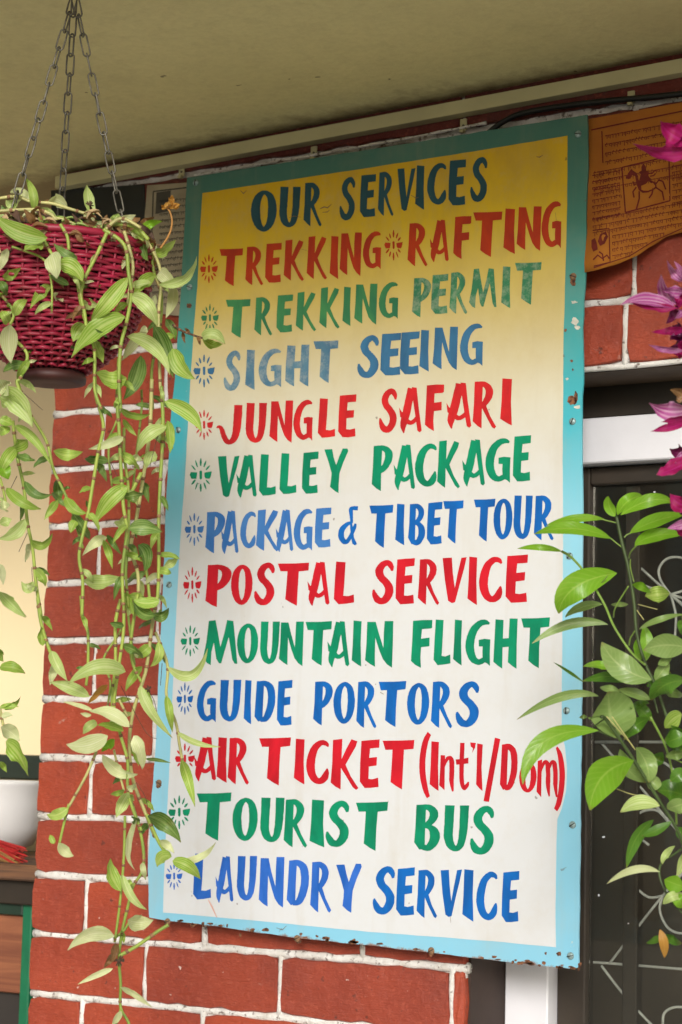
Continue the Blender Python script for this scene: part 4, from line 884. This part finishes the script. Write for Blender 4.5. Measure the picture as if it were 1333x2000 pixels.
# ------------------------------------------------------------------ trailing plant in the basket
tp = empty('trailing_plant', (AX.x, AX.y, rim_z-.01), 'trailing spiderwort with pale striped leaves spilling out of the magenta basket', 'plant')
ST = [
 ('a', [(350,290),(390,360),(400,440)], 4.2, 2.52), ('a', [(620,340),(560,470),(490,610),(470,700),(490,800),(500,880)], 4.6, 2.53),
 ('a', [(450,630),(480,800),(540,980),(550,1100),(550,1250),(590,1363)], 4.0, 2.54), ('a', [(600,320),(720,410),(745,570),(760,700),(735,850),(700,1000),(690,1200),(700,1363)], 4.8, 2.54),
 ('a', [(720,330),(770,520),(750,680),(740,760)], 4.4, 2.56), ('a', [(850,380),(930,560),(920,800),(920,1000),(930,1250)], 4.2, 2.62), ('a', [(880,400),(890,560),(935,700),(925,900),(880,1130),(885,1363)], 4.0, 2.64),
 ('a', [(0,140),(100,130),(180,160),(300,170),(400,200),(500,230)], 4.5, 2.6), ('a', [(-20,215),(200,205),(290,230),(320,260),(360,310)], 4.5, 2.56), ('a', [(280,350),(330,280)], 4, 2.55),
 ('a', [(520,320),(620,300),(700,290),(790,310),(860,380)], 5.5, 2.57), ('a', [(70,420),(130,440),(260,500),(300,640),(300,800)], 3.0, 2.52), ('a', [(250,370),(340,520),(470,630)], 4.0, 2.52),
 ('a', [(0,690),(60,760),(80,820),(60,870)], 4, 2.55), ('a', [(100,970),(160,1050),(120,1180),(100,1210),(160,1363)], 4.2, 2.56),
 ('b', [(550,10),(550,120),(560,230),(600,390),(570,540),(540,720),(510,900),(460,1130),(480,1290),(475,1490)], 4.4, 2.56),
 ('b', [(690,0),(680,250),(690,400),(700,600),(715,850),(735,1000),(710,1220),(715,1420)], 4.6, 2.57), ('b', [(935,160),(945,400),(930,700),(920,950),(920,1250),(910,1420)], 4.6, 2.62),
 ('b', [(880,120),(870,400),(850,560),(820,750),(790,930),(760,1100),(800,1250),(800,1420)], 4.8, 2.63), ('b', [(100,130),(170,310),(270,480),(310,640),(380,790),(430,920),(480,1100)], 3.8, 2.6),
 ('b', [(75,360),(100,560),(140,750),(160,950),(190,1100),(210,1300),(240,1490)], 4.3, 2.6), ('b', [(720,400),(720,560),(745,760),(745,1000),(740,1100),(730,1250),(745,1440)], 3.8, 2.6),
 ('b', [(640,440),(630,560),(650,740)], 3.0, 2.62), ('b', [(820,180),(820,300),(790,560),(770,760)], 3.0, 2.66), ('b', [(0,690),(20,760),(40,860)], 3.5, 2.6), ('b', [(700,300),(660,400),(625,470)], 2.6, 2.6),
 ('b', [(820,660),(760,780)], 5.0, 2.61), ('b', [(810,1080),(850,1240),(870,1420)], 4.0, 2.63),
 ('c', [(470,40),(480,170),(510,250),(510,450),(500,560)], 3.8, 2.58), ('c', [(720,60),(715,260),(690,440),(660,700),(700,850),(740,1000),(740,1150),(765,1260),(820,1400)], 4.2, 2.59),
 ('c', [(910,50),(880,230),(850,450),(820,560),(770,720),(750,900),(770,1100),(840,1290),(900,1440)], 4.6, 2.62), ('c', [(800,30),(760,290),(770,430),(820,540)], 4.4, 2.62),
 ('c', [(730,40),(760,290),(780,440)], 3.4, 2.64), ('c', [(900,250),(970,440),(965,620),(1020,780),(1040,900),(1060,1010)], 3.9, 2.64), ('c', [(700,60),(670,200),(670,430),(650,640),(665,740)], 4.4, 2.6),
 ('c', [(720,180),(690,260),(600,410),(640,540),(620,700)], 3.0, 2.62), ('c', [(560,940),(500,1080),(400,1260)], 3.6, 2.57), ('c', [(220,50),(240,200),(290,360),(330,430)], 4.5, 2.6),
 ('c', [(660,930),(690,1060),(720,1170)], 3.0, 2.6), ('c', [(0,690),(20,790)], 4, 2.6), ('c', [(690,640),(740,740)], 3.4, 2.6),
 ('d', [(400,60),(370,180),(345,290)], 3.4, 2.57), ('d', [(725,130),(720,330),(710,480),(690,680),(665,860)], 3.4, 2.58), ('d', [(750,10),(820,250),(830,430),(770,540),(740,660),(710,790),(690,950),(700,1100),(700,1240),(750,1340),(760,1500)], 3.9, 2.6),
 ('d', [(690,940),(780,890),(840,850),(910,800),(975,760)], 4.6, 2.58), ('d', [(850,120),(920,280),(985,370)], 4.4, 2.6), ('d', [(660,840),(720,790),(750,740)], 3.4, 2.59), ('d', [(700,1250),(670,1340),(650,1400)], 3.4, 2.6)]
for r, pts, rad, Z in ST: stem(tp, [rp(r, *p) for p in pts], rad*.80, STEM if random.random() < .75 else STEMY, Z, knots=58, taper=.92)
LV = [
 ('a',(275,370),(-30,240),125,'g',(90,360),2.50), ('a',(250,400),(140,445),95,'g',None,2.51), ('a',(300,460),(330,605),115,'p',None,2.50), ('a',(340,520),(480,625),110,'g',(440,520),2.51),
 ('a',(450,490),(310,400),60,'d',(380,480),2.52), ('a',(400,640),(280,585),45,'d',None,2.52), ('a',(300,650),(175,780),80,'g',(240,670),2.52), ('a',(310,690),(365,740),50,'p',None,2.52),
 ('a',(480,645),(588,640),50,'d',(530,680),2.53), ('a',(470,780),(580,770),80,'m',(520,730),2.53), ('a',(740,600),(528,848),110,'g',(600,780),2.52), ('a',(725,825),(415,1062),125,'g',(560,860),2.52),
 ('a',(765,710),(912,885),105,'m',(870,730),2.53), ('a',(905,585),(775,720),90,'g',(830,610),2.58), ('a',(825,345),(942,272),62,'c',(850,270),2.60), ('a',(540,240),(505,62),70,'m',(500,130),2.62),
 ('a',(195,205),(148,20),60,'g',(215,110),2.6), ('a',(395,200),(272,165),80,'p',(330,110),2.6), ('a',(180,150),(60,110),70,'p',(110,90),2.6), ('a',(100,150),(35,150),60,'m',(60,200),2.6),
 ('a',(905,455),(1020,380),70,'g',(940,460),2.62), ('a',(920,640),(1140,475),62,'m',(1110,640),2.60), ('a',(925,560),(1015,650),90,'p',(960,590),2.62), ('a',(1000,640),(962,835),75,'p',(1020,740),2.62),
 ('a',(1010,650),(1082,620),45,'p',None,2.62), ('a',(735,940),(985,1162),95,'m',(930,960),2.56), ('a',(890,880),(1005,1180),110,'d',(970,990),2.60), ('a',(1000,1010),(1128,1185),115,'g',(1030,1130),2.61),
 ('a',(850,915),(705,1080),75,'p',(760,960),2.6), ('a',(490,870),(425,970),110,'g',(450,900),2.55), ('a',(515,850),(575,960),80,'d',None,2.56), ('a',(470,940),(410,1000),70,'d',None,2.56), ('a',(545,960),(598,1095),65,'g',None,2.56),
 ('a',(735,1180),(555,1150),125,'g',(640,1230),2.54), ('a',(815,1050),(715,1305),110,'d',(800,1200),2.6), ('a',(15,590),(125,540),75,'g',(60,600),2.52), ('a',(90,820),(160,730),70,'g',(100,740),2.53),
 ('a',(60,870),(65,1095),120,'p',None,2.53), ('a',(50,860),(10,790),70,'g',None,2.53), ('a',(160,1030),(318,1045),34,'g',None,2.57), ('a',(170,1080),(100,1195),55,'g',None,2.56), ('a',(165,1085),(215,1075),25,'p',None,2.56),
 ('a',(0,690),(55,770),70,'c',None,2.54), ('a',(0,1190),(52,1280),110,'p',None,2.52), ('a',(0,1290),(160,1380),110,'m',(60,1290),2.53), ('a',(45,430),(-10,570),60,'p',None,2.52), ('a',(0,620),(40,710),55,'d',None,2.52), ('a',(110,560),(170,540),40,'g',None,2.54),
 ('a',(640,280),(690,230),45,'m',None,2.6), ('a',(760,330),(830,390),60,'g',None,2.58), ('a',(700,270),(650,250),60,'m',None,2.58), ('a',(830,400),(860,500),60,'d',None,2.6), ('a',(225,250),(280,330),60,'g',None,2.55), ('a',(320,250),(440,290),40,'g',None,2.57), ('a',(960,840),(1015,960),60,'d',None,2.66), ('a',(900,700),(880,830),40,'p',None,2.62), ('a',(845,880),(820,960),50,'p',None,2.62),
 ('b',(15,190),(192,400),150,'m',(120,220),2.54), ('b',(0,350),(78,380),70,'g',None,2.54), ('b',(85,390),(295,615),62,'g',(200,430),2.58), ('b',(100,560),(208,590),48,'d',None,2.58), ('b',(90,520),(5,665),85,'g',None,2.56), ('b',(160,470),(50,530),85,'g',None,2.58),
 ('b',(310,535),(482,540),80,'g',(400,590),2.6), ('b',(335,820),(258,935),55,'g',None,2.58), ('b',(330,700),(350,830),75,'d',None,2.6), ('b',(145,710),(305,785),60,'d',(190,830),2.58), ('b',(300,775),(400,870),40,'d',None,2.59), ('b',(40,750),(240,872),75,'g',(110,850),2.57), ('b',(380,800),(505,895),70,'g',(420,900),2.58), ('b',(425,900),(520,1050),80,'d',None,2.6), ('b',(440,940),(410,1010),60,'g',None,2.58),
 ('b',(145,930),(-10,1045),85,'m',(100,1030),2.56), ('b',(180,1050),(305,1010),62,'g',(250,1130),2.57), ('b',(205,1225),(262,1320),62,'g',(260,1260),2.58), ('b',(195,1290),(125,1290),70,'m',(160,1370),2.58), ('b',(0,870),(60,850),80,'p',None,2.54), ('b',(0,960),(70,930),70,'m',None,2.54), ('b',(0,620),(50,700),90,'c',None,2.55),
 ('b',(715,455),(512,525),62,'p',(640,500),2.57), ('b',(700,290),(872,318),52,'g',(780,360),2.58), ('b',(715,350),(795,450),40,'g',None,2.6), ('b',(965,395),(795,545),85,'m',(830,430),2.6), ('b',(955,250),(1168,425),100,'g',(1130,290),2.58), ('b',(970,360),(985,550),65,'g',None,2.6), ('b',(900,540),(850,640),80,'m',None,2.62),
 ('b',(740,740),(552,958),105,'g',(620,800),2.57), ('b',(620,1035),(478,1142),75,'p',(560,1040),2.57), ('b',(600,1050),(652,1218),52,'g',None,2.57), ('b',(620,1020),(705,1135),42,'d',None,2.58), ('b',(745,985),(940,1005),110,'d',(850,960),2.56), ('b',(660,950),(750,990),45,'m',None,2.57), ('b',(800,1080),(835,1235),100,'d',(860,1130),2.58),
 ('b',(485,1290),(702,1265),100,'m',(600,1320),2.56), ('b',(925,1225),(992,1245),52,'g',None,2.62), ('b',(950,1205),(1032,1150),60,'m',None,2.63), ('b',(925,1400),(770,1395),80,'g',(840,1440),2.58), ('b',(0,1350),(150,1500),75,'m',(70,1420),2.54), ('b',(0,1190),(20,1310),50,'p',None,2.55), ('b',(770,560),(830,590),40,'p',None,2.6), ('b',(0,430),(60,400),60,'g',None,2.56), ('b',(520,870),(500,820),30,'d',None,2.57),
 ('c',(900,155),(768,60),85,'d',(800,170),2.57), ('c',(890,140),(978,110),85,'d',(940,180),2.57), ('c',(870,330),(785,400),75,'g',None,2.62), ('c',(915,310),(870,450),60,'g',(950,400),2.62), ('c',(970,450),(1203,345),70,'m',(1130,600),2.62),
 ('c',(965,620),(1000,830),55,'g',None,2.62), ('c',(1030,830),(1278,915),42,'m',(1110,910),2.62), ('c',(1050,990),(1130,1262),72,'g',(1090,1080),2.62), ('c',(840,985),(992,1008),26,'d',None,2.66), ('c',(300,360),(392,535),72,'m',(320,440),2.58), ('c',(320,420),(290,560),60,'p',None,2.58),
 ('c',(250,330),(238,220),60,'g',None,2.59), ('c',(728,480),(395,552),105,'m',(560,400),2.55), ('c',(520,625),(290,540),85,'m',(400,560),2.56), ('c',(625,555),(508,668),45,'y',None,2.56), ('c',(540,705),(365,655),32,'p',None,2.57), ('c',(750,800),(518,710),85,'p',(640,690),2.55), ('c',(715,825),(565,790),60,'g',None,2.56), ('c',(530,730),(465,720),30,'p',None,2.56),
 ('c',(625,850),(385,900),120,'p',(500,940),2.55), ('c',(560,770),(480,840),60,'m',None,2.57), ('c',(665,870),(590,945),60,'c',None,2.55), ('c',(595,960),(800,1072),85,'p',(680,1090),2.57), ('c',(775,850),(825,1045),85,'p',(830,930),2.57), ('c',(815,560),(1000,865),70,'m',(820,680),2.6), ('c',(825,450),(728,595),62,'g',None,2.6),
 ('c',(855,1315),(1048,1468),115,'d',(970,1330),2.58), ('c',(745,1180),(672,1325),85,'m',None,2.58), ('c',(720,1170),(640,1190),40,'g',None,2.58), ('c',(740,1160),(790,1140),50,'p',None,2.58), ('c',(392,1268),(272,1305),75,'g',(330,1330),2.56), ('c',(0,455),(148,490),72,'g',(80,440),2.56), ('c',(-10,340),(22,420),60,'g',None,2.56), ('c',(20,690),(125,615),38,'g',(80,690),2.57), ('c',(0,685),(110,682),42,'g',None,2.57), ('c',(10,740),(75,735),42,'p',None,2.57),
 ('c',(5,800),(115,880),105,'p',None,2.55), ('c',(35,885),(165,1085),105,'g',(120,930),2.55), ('c',(0,1000),(42,1062),40,'g',None,2.56), ('c',(0,40),(155,160),80,'m',(70,70),2.55), ('c',(790,340),(800,400),45,'p',None,2.6),
 ('d',(340,285),(430,360),75,'p',(380,350),2.56), ('d',(315,290),(290,238),40,'g',None,2.56), ('d',(800,130),(785,445),42,'p',(700,340),2.58), ('d',(700,565),(640,375),85,'g',(620,470),2.56), ('d',(712,470),(852,672),58,'m',(740,620),2.56), ('d',(740,730),(890,730),115,'p',(800,760),2.56), ('d',(740,500),(770,560),45,'g',None,2.57),
 ('d',(665,825),(392,907),100,'p',(520,760),2.56), ('d',(1010,400),(1250,282),50,'p',(1190,400),2.58), ('d',(1000,390),(1162,495),85,'g',(1100,400),2.58), ('d',(995,365),(910,425),85,'g',(930,340),2.58), ('d',(925,270),(1010,345),55,'p',None,2.58),
 ('d',(670,865),(645,980),55,'b',None,2.57), ('d',(660,920),(600,1010),45,'b',None,2.57), ('d',(655,1012),(450,1105),42,'p',None,2.57), ('d',(700,1120),(885,1238),42,'p',(780,1150),2.57), ('d',(705,1260),(650,1345),45,'p',None,2.58), ('d',(825,400),(845,500),40,'p',None,2.58), ('d',(700,790),(720,870),35,'g',None,2.57)]
for r, p0, p1, wz, mt_, ct, Z in LV:
    s = REG[r][2]; leaf(tp, rp(r, *p0), rp(r, *p1), wz*s, mt_, rp(r, *ct) if ct else None, Z, random.uniform(-.015, .02))
rs = random.getstate(); random.seed(21); extra = 0
for r, pts, rad, Z in ST:
    C_ = catmull([rp(r, *p) for p in pts], 5); side = 1; acc = 0
    for (xa, ya), (xb, yb) in zip(C_, C_[1:]):
        acc += math.hypot(xb-xa, yb-ya)
        if acc > 44 and extra < 112:
            acc = random.uniform(-14, 14); side = -side
            if xb > 322 or random.random() < .2: continue
            L_ = random.uniform(20, 52); an = random.uniform(.25, 1.25)*side; dx, dy = math.sin(an)*L_, math.cos(an)*L_*random.choice((1, 1, .6, -.25))
            leaf(tp, (xb, yb), (xb+dx, yb+dy), L_*random.uniform(.28, .46), random.choice('ggdmdpmb' if yb < 700 else 'gdmdgp'), (xb+dx*.65, yb+dy*.35-5), Z+random.uniform(-.01, .03), random.uniform(-.02, .02), wav=.22); extra += 1
for k in range(26):                                 # crown of short shoots over the rim
    x = random.uniform(-20, 300); y = 452+random.uniform(-18, 10); L_ = random.uniform(25, 60); an = random.uniform(-1.3, 1.3)
    leaf(tp, (x, y), (x+math.sin(an)*L_, y-math.cos(an)*L_*random.choice((.9, .5, -.6))), L_*random.uniform(.3, .45), random.choice('gmpdbc'), None, 2.54+.0006*abs(x-110)+random.uniform(0, .05), 0, wav=.25)
for k in range(9):
    x = random.uniform(-20, 250); y = 440+random.uniform(-12, 12); stem(tp, [(x, y+8), (x+35, y-random.uniform(2, 22)), (x+75, y+random.uniform(-10, 12))], random.uniform(2, 4), random.choice((STEM, STEMY, TWIG)), 2.56, 0, knots=40)
random.setstate(rs)
# withered litter along the rim
lit = MB()
for k in range(520):
    a = random.uniform(0, 2*math.pi); rr = random.uniform(.080, .131); p = Vector((AX.x+rr*math.cos(a), AX.y+rr*math.sin(a), rim_z+random.uniform(-.004, .024)))
    if rr > .122: p.z -= random.uniform(0, .03)
    d = Vector((random.uniform(-1, 1), random.uniform(-1, 1), random.uniform(-.6, .8))).normalized(); s_ = d.orthogonal().normalized(); L_ = random.uniform(.008, .026); w_ = random.uniform(.002, .0055)
    q = d.cross(s_); ids = []
    for i in range(5):
        t = i/4; c_ = p+d*L_*(t-.5)+q*math.sin(t*3)*L_*.3
        for u in (-1, 0, 1): ids.append(lit.vert(c_+s_*w_*u*math.sin(math.pi*min(.95, max(.08, t)))+q*w_*abs(u)*.8, ((u+1)/2, t)))
    for i in range(4):
        for u in range(2): e = ids[i*3+u]; lit.face([e, e+1, e+4, e+3], (0, 0, 1, 2, 0, 3)[k % 6])
o = lit.build('withered_litter', [LF['b'], simple('tan_litter', (.42, .30, .15, 1), .8, .4, 80), simple('dark_litter', (.09, .045, .025, 1), .8, .4, 80), LF['p']], tp, True); o['kind'] = 'stuff'
# dried flower stalk, bud on its twig, fine rootlets
stem(tp, [rp('a', *p) for p in ((930,430),(980,350),(997,280),(985,220),(962,195))], 2.2, simple('ochre_stalk', (.42, .20, .04, 1)), 2.6)
for a_, c_ in (((965,200),(935,180)), ((970,190),(1045,175)), ((985,175),(995,120)), ((975,185),(1000,160)), ((980,190),(960,165)), ((1000,185),(1040,190))): leaf(tp, rp('a', *a_), rp('a', *c_), 14, 'y', None, 2.6, .01, name='dried_petal')
stem(tp, [rp('a', *p) for p in ((1000,870),(1040,900),(1100,925),(1175,950))], 2.4, TWIG, 2.66, knots=12)
for a_, c_ in (((1060,910),(1075,980)), ((1145,940),(1160,990)), ((1100,925),(1070,890))): leaf(tp, rp('a', *a_), rp('a', *c_), 8, 'b', None, 2.66, name='dry_bract')
leaf(tp, rp('a', 1172, 948), rp('a', 1305, 985), 26, 'm', rp('a', 1240, 900), 2.66, name='bud', fold=.7); leaf(tp, rp('a', 1172, 955), rp('a', 1290, 985), 20, 'g', rp('a', 1230, 1020), 2.655, name='bud', fold=.6)
for pts, rg_ in (([(930,380),(870,620)], 'b'), ([(110,180),(160,220),(250,300)], 'b'), ([(700,560),(840,820),(910,870)], 'c'), ([(185,1210),(190,1300)], 'b'), ([(160,1010),(110,1120)], 'b'), ([(100,680),(60,760)], 'b'), ([(790,1120),(840,1200),(860,1290)], 'c'), ([(940,430),(930,560)], 'c'), ([(640,600),(690,700)], 'b'), ([(845,570),(890,640),(910,720)], 'c')):
    stem(tp, [rp(rg_, *p) for p in pts], .7, TWIG, 2.6, name='rootlet')
for rg_, x, y, rr in (('d', 690, 965, 22), ('c', 860, 580, 12), ('a', 520, 180, 16)):
    for k in range(12): a = random.uniform(0, 6.28); stem(tp, [rp(rg_, x, y), rp(rg_, x+math.cos(a)*rr*1.3, y+math.sin(a)*rr*1.5)], 1.6, TWIG, 2.57, .01, name='root_tuft')

# ------------------------------------------------------------------ potted citrus at the right
ct = empty('citrus_shrub', atZ(1420, 2400, 2.42), 'young citrus shrub with glossy green leaves in front of the dark window', 'shrub')
CS = [('e', [(805,390),(840,560),(890,760),(930,1000),(950,1230),(1010,1440),(1080,1590),(1140,1750),(1200,1950)], 3.4, CSTEM, (2.42, 2.4)),
      ('e', [(420,645),(490,690),(600,820),(720,1020),(790,1180),(910,1360),(1010,1450)], 2.6, CSTEMG, (2.5, 2.4)), ('f', [(640,0),(680,30),(850,280),(1000,520),(1140,750),(1200,950),(1290,1300)], 3.6, CSTEM, (2.36, 2.4)),
      ('f', [(960,0),(1060,200),(1110,420),(1130,700)], 2.6, CSTEMG, (2.4, 2.42)), ('f', [(1200,830),(1120,890),(1035,950),(1020,1040),(1080,1180),(1170,1280)], 2.4, CSTEM, (2.42, 2.38)),
      ('e', [(765,550),(800,580),(842,612)], 1.5, CSTEMG, (2.42, 2.42)), ('e', [(700,415),(760,430),(805,440)], 1.3, CSTEMG, (2.42, 2.42)), ('e', [(860,545),(880,525),(905,515)], 1.4, CSTEMG, (2.42, 2.42)), ('e', [(895,690),(905,650),(945,605)], 1.6, CSTEMG, (2.42, 2.4)),
      ('e', [(905,700),(905,760),(930,860)], 1.2, CSTEMG, (2.42, 2.4)), ('e', [(785,1110),(800,1040),(890,890)], 1.6, CSTEMG, (2.44, 2.4)), ('e', [(895,1310),(905,1260),(935,1210)], 1.6, CSTEMG, (2.42, 2.4)), ('e', [(740,820),(665,905)], 1.3, CSTEMG, (2.44, 2.46)),
      ('e', [(735,1815),(900,2000)], 1.4, STEMY, (2.36, 2.36)), ('f', [(710,0),(780,100),(860,215)], 1.4, STEMY, (2.35, 2.36)), ('e', [(1030,1560),(1060,1640),(1100,1790)], 2.0, CSTEM, (2.42, 2.4)), ('f', [(1060,250),(1170,300)], 1.6, CSTEMG, (2.4, 2.4)),
      ('e', [(640,1890),(740,1830),(800,1900)], 1.6, CSTEM, (2.38, 2.36)), ('f', [(560,70),(640,100),(700,130)], 1.8, CSTEM, (2.34, 2.36)), ('e', [(950,1060),(1000,1130)], 1.0, STEMY, (2.4, 2.4)), ('e', [(960,1020),(1095,1055)], 1.0, STEMY, (2.4, 2.38)), ('f', [(740,470),(840,505),(940,520)], 1.0, STEMY, (2.4, 2.38)),
      ('o', [(1343,1683),(1370,1800),(1400,2050),(1420,2330)], 6.0, CSTEM, (2.4, 2.42)), ('o', [(1333,1200),(1380,1500),(1400,2050)], 4.0, CSTEM, (2.44, 2.42))]
for r, pts, rad, mt_, zs in CS: stem(ct, [rp(r, *p) for p in pts], rad, mt_, zs[0], name='branch', knots=0, taper=.9, zs=zs)
CV = [
 ('e',(800,395),(748,250),75,'c',(740,330),2.42), ('e',(812,385),(988,248),90,'c',(870,260),2.41), ('e',(835,385),(1215,300),95,'c',(1060,220),2.4), ('e',(720,415),(305,462),56,'c',(520,385),2.46), ('e',(768,552),(220,520),88,'c',(500,425),2.45), ('e',(420,645),(102,625),46,'c',(270,595),2.5),
 ('e',(900,515),(1290,385),95,'c',(1080,400),2.4), ('e',(935,605),(1290,525),95,'c',(1040,500),2.4), ('e',(808,798),(395,1085),190,'c',(430,850),2.46), ('e',(705,1020),(440,1112),64,'q',(560,1010),2.5), ('e',(745,1162),(205,1298),72,'q',(480,1090),2.52),
 ('e',(918,880),(1052,938),58,'c',(980,870),2.4), ('e',(1185,940),(1008,962),120,'g',None,2.4), ('e',(890,1020),(765,1020),36,'q',None,2.42), ('e',(965,1198),(1290,1090),44,'q',(1100,1110),2.38), ('e',(1000,1170),(1000,1435),90,'c',(1040,1300),2.42), ('e',(945,1270),(975,1430),66,'c',None,2.43),
 ('e',(1055,1555),(700,1288),190,'q',(800,1500),2.36), ('e',(1320,1330),(998,1345),170,'q',(1150,1280),2.36), ('e',(820,1490),(568,1462),58,'c',(700,1430),2.44), ('e',(1015,1580),(560,1565),82,'k',(800,1490),2.4), ('e',(570,1572),(358,1430),22,'k',(480,1500),2.44),
 ('e',(830,1640),(690,1606),55,'q',None,2.4), ('e',(1052,1695),(815,1625),70,'q',None,2.4), ('e',(1290,1560),(1055,1700),130,'k',(1120,1560),2.36), ('e',(800,1970),(745,1640),330,'q',(750,1800),2.37), ('e',(680,1672),(98,1838),64,'q',(450,1590),2.5), ('e',(600,1820),(540,1825),30,'q',None,2.5),
 ('f',(620,90),(128,442),120,'c',(160,60),2.33), ('f',(850,285),(565,608),210,'c',(590,330),2.33), ('f',(865,200),(948,428),130,'q',(960,300),2.37), ('f',(760,210),(930,430),90,'q',(780,360),2.39), ('f',(1020,580),(762,622),92,'m',(880,520),2.36),
 ('f',(1100,680),(905,775),60,'k',(980,760),2.38), ('f',(980,670),(802,985),75,'k',(840,760),2.4), ('f',(1020,1010),(675,1088),50,'p',(860,940),2.36), ('f',(1050,1060),(1190,1110),110,'c',None,2.36), ('f',(1040,1220),(1200,1170),60,'m',(1100,1140),2.37),
 ('f',(1020,1385),(1050,1570),58,'y',(1060,1470),2.34), ('f',(1050,1420),(932,1472),45,'k',None,2.37), ('f',(1050,1415),(1165,1472),60,'k',None,2.37), ('f',(1200,110),(1050,150),170,'k',None,2.35), ('f',(1200,240),(1060,262),70,'q',None,2.36), ('f',(1190,350),(1090,420),90,'k',None,2.36),
 ('f',(1200,520),(1000,480),150,'k',None,2.38), ('f',(950,10),(790,150),90,'k',(840,50),2.4), ('f',(1040,230),(965,330),80,'k',None,2.41), ('f',(1190,560),(1070,600),100,'q',None,2.37), ('f',(1190,800),(1130,720),70,'k',None,2.4), ('f',(1120,840),(1040,960),46,'m',(1040,900),2.39), ('f',(1200,860),(1130,1040),60,'m',None,2.4),
 ('e',(900,1760),(1040,1720),50,'k',None,2.4), ('e',(1100,1450),(1200,1400),60,'q',None,2.38), ('e',(1080,1560),(1180,1430),90,'q',None,2.4), ('e',(1260,1130),(1290,1240),60,'k',None,2.38), ('e',(1020,1600),(1190,1500),80,'k',None,2.42), ('e',(930,1740),(1050,1850),90,'k',None,2.42), ('e',(1150,1640),(1280,1660),70,'q',None,2.38),
 ('e',(1270,1800),(1150,1900),110,'g',None,2.38), ('e',(1290,1950),(1160,2000),120,'k',None,2.36), ('f',(1010,395),(950,470),100,'q',None,2.4), ('f',(1180,1240),(1110,1150),80,'c',None,2.37), ('o',(1380,1500),(1340,1560),40,'k',None,2.42), ('o',(1390,1650),(1345,1700),40,'k',None,2.42), ('o',(1390,1250),(1345,1300),40,'k',None,2.42)]
for r, p0, p1, wz, mt_, c_, Z in CV:
    s = REG[r][2]; leaf(ct, rp(r, *p0), rp(r, *p1), wz*s, mt_, rp(r, *c_) if c_ else None, Z, random.uniform(-.01, .015), prof='c', fold=.18, wav=.05)

# ------------------------------------------------------------------ magenta flowers entering from the right
fb = empty('flowering_branch', atZ(1365, 700, 2.25), 'hanging branch of magenta pointed petalled flowers at the right edge', 'flowers')
stem(fb, [(1420,60),(1380,250),(1352,420),(1356,650),(1350,850),(1355,1010),(1365,1080)], 4, CSTEM, 2.27, name='stalk')
PT = {0: ('g', [((1420,800),(1145,605),170,'v',(1190,740)), ((1420,860),(905,800),110,'v',(1180,900)), ((1400,760),(1250,820),90,'v',None)]),
      1: ('h', [((1345,220),(1200,35),62,'w',(1260,160)), ((1340,200),(1262,45),45,'w',None), ((1280,420),(1150,160),110,'w',(1170,330)), ((1270,445),(790,428),95,'w',(1020,330)), ((1290,450),(880,400),60,'v',(1080,480)), ((1345,320),(1165,300),80,'w',None), ((1290,430),(1192,588),80,'x',None), ((1345,460),(1265,545),60,'w',None), ((1380,300),(1290,470),120,'v',None)]),
      2: ('h', [((1380,640),(1062,660),60,'v',(1200,670)), ((1380,680),(1235,690),50,'w',None), ((1370,690),(1230,730),190,'x',None), ((1380,860),(1290,760),170,'v',None), ((1345,820),(1038,768),46,'w',(1180,830))]),
      3: ('h', [((1400,1330),(1045,1275),150,'w',(1190,1390)), ((1400,1260),(1228,1162),120,'b',None), ((1380,1440),(1060,1522),62,'v',(1200,1500)), ((1380,1400),(1150,1440),50,'v',None)]),
      4: ('h', [((1400,1690),(1222,1672),130,'x',(1300,1740)), ((1400,1780),(1108,1900),110,'v',(1220,1870)), ((1400,1720),(1270,1800),70,'w',None)]),
      5: ('e', [((1330,310),(1185,232),100,'v',(1240,330)), ((1330,430),(1165,482),60,'w',None), ((1330,470),(1225,480),90,'v',None), ((1330,350),(1250,380),60,'x',None)])}
for k, (r, ps) in PT.items():
    c0 = rp(r, *ps[0][0]); b = MB(); cc = atZ(1352, sum(rp(r, *p[0])[1] for p in ps)/len(ps), 2.26); b.lathe([(.001, -.009), (.006, -.006), (.008, 0), (.006, .006), (.001, .009)], cc, 12); fl_ = b.build('flower', LF['x'], fb, True)
    s = REG[r][2]
    for p0, p1, wz, mt_, c_ in ps: leaf(fl_, rp(r, *p0), rp(r, *p1), wz*s*1.05, mt_, rp(r, *c_) if c_ else None, 2.25, random.uniform(-.03, .01), name='petal', prof='f', fold=.45, wav=.3)
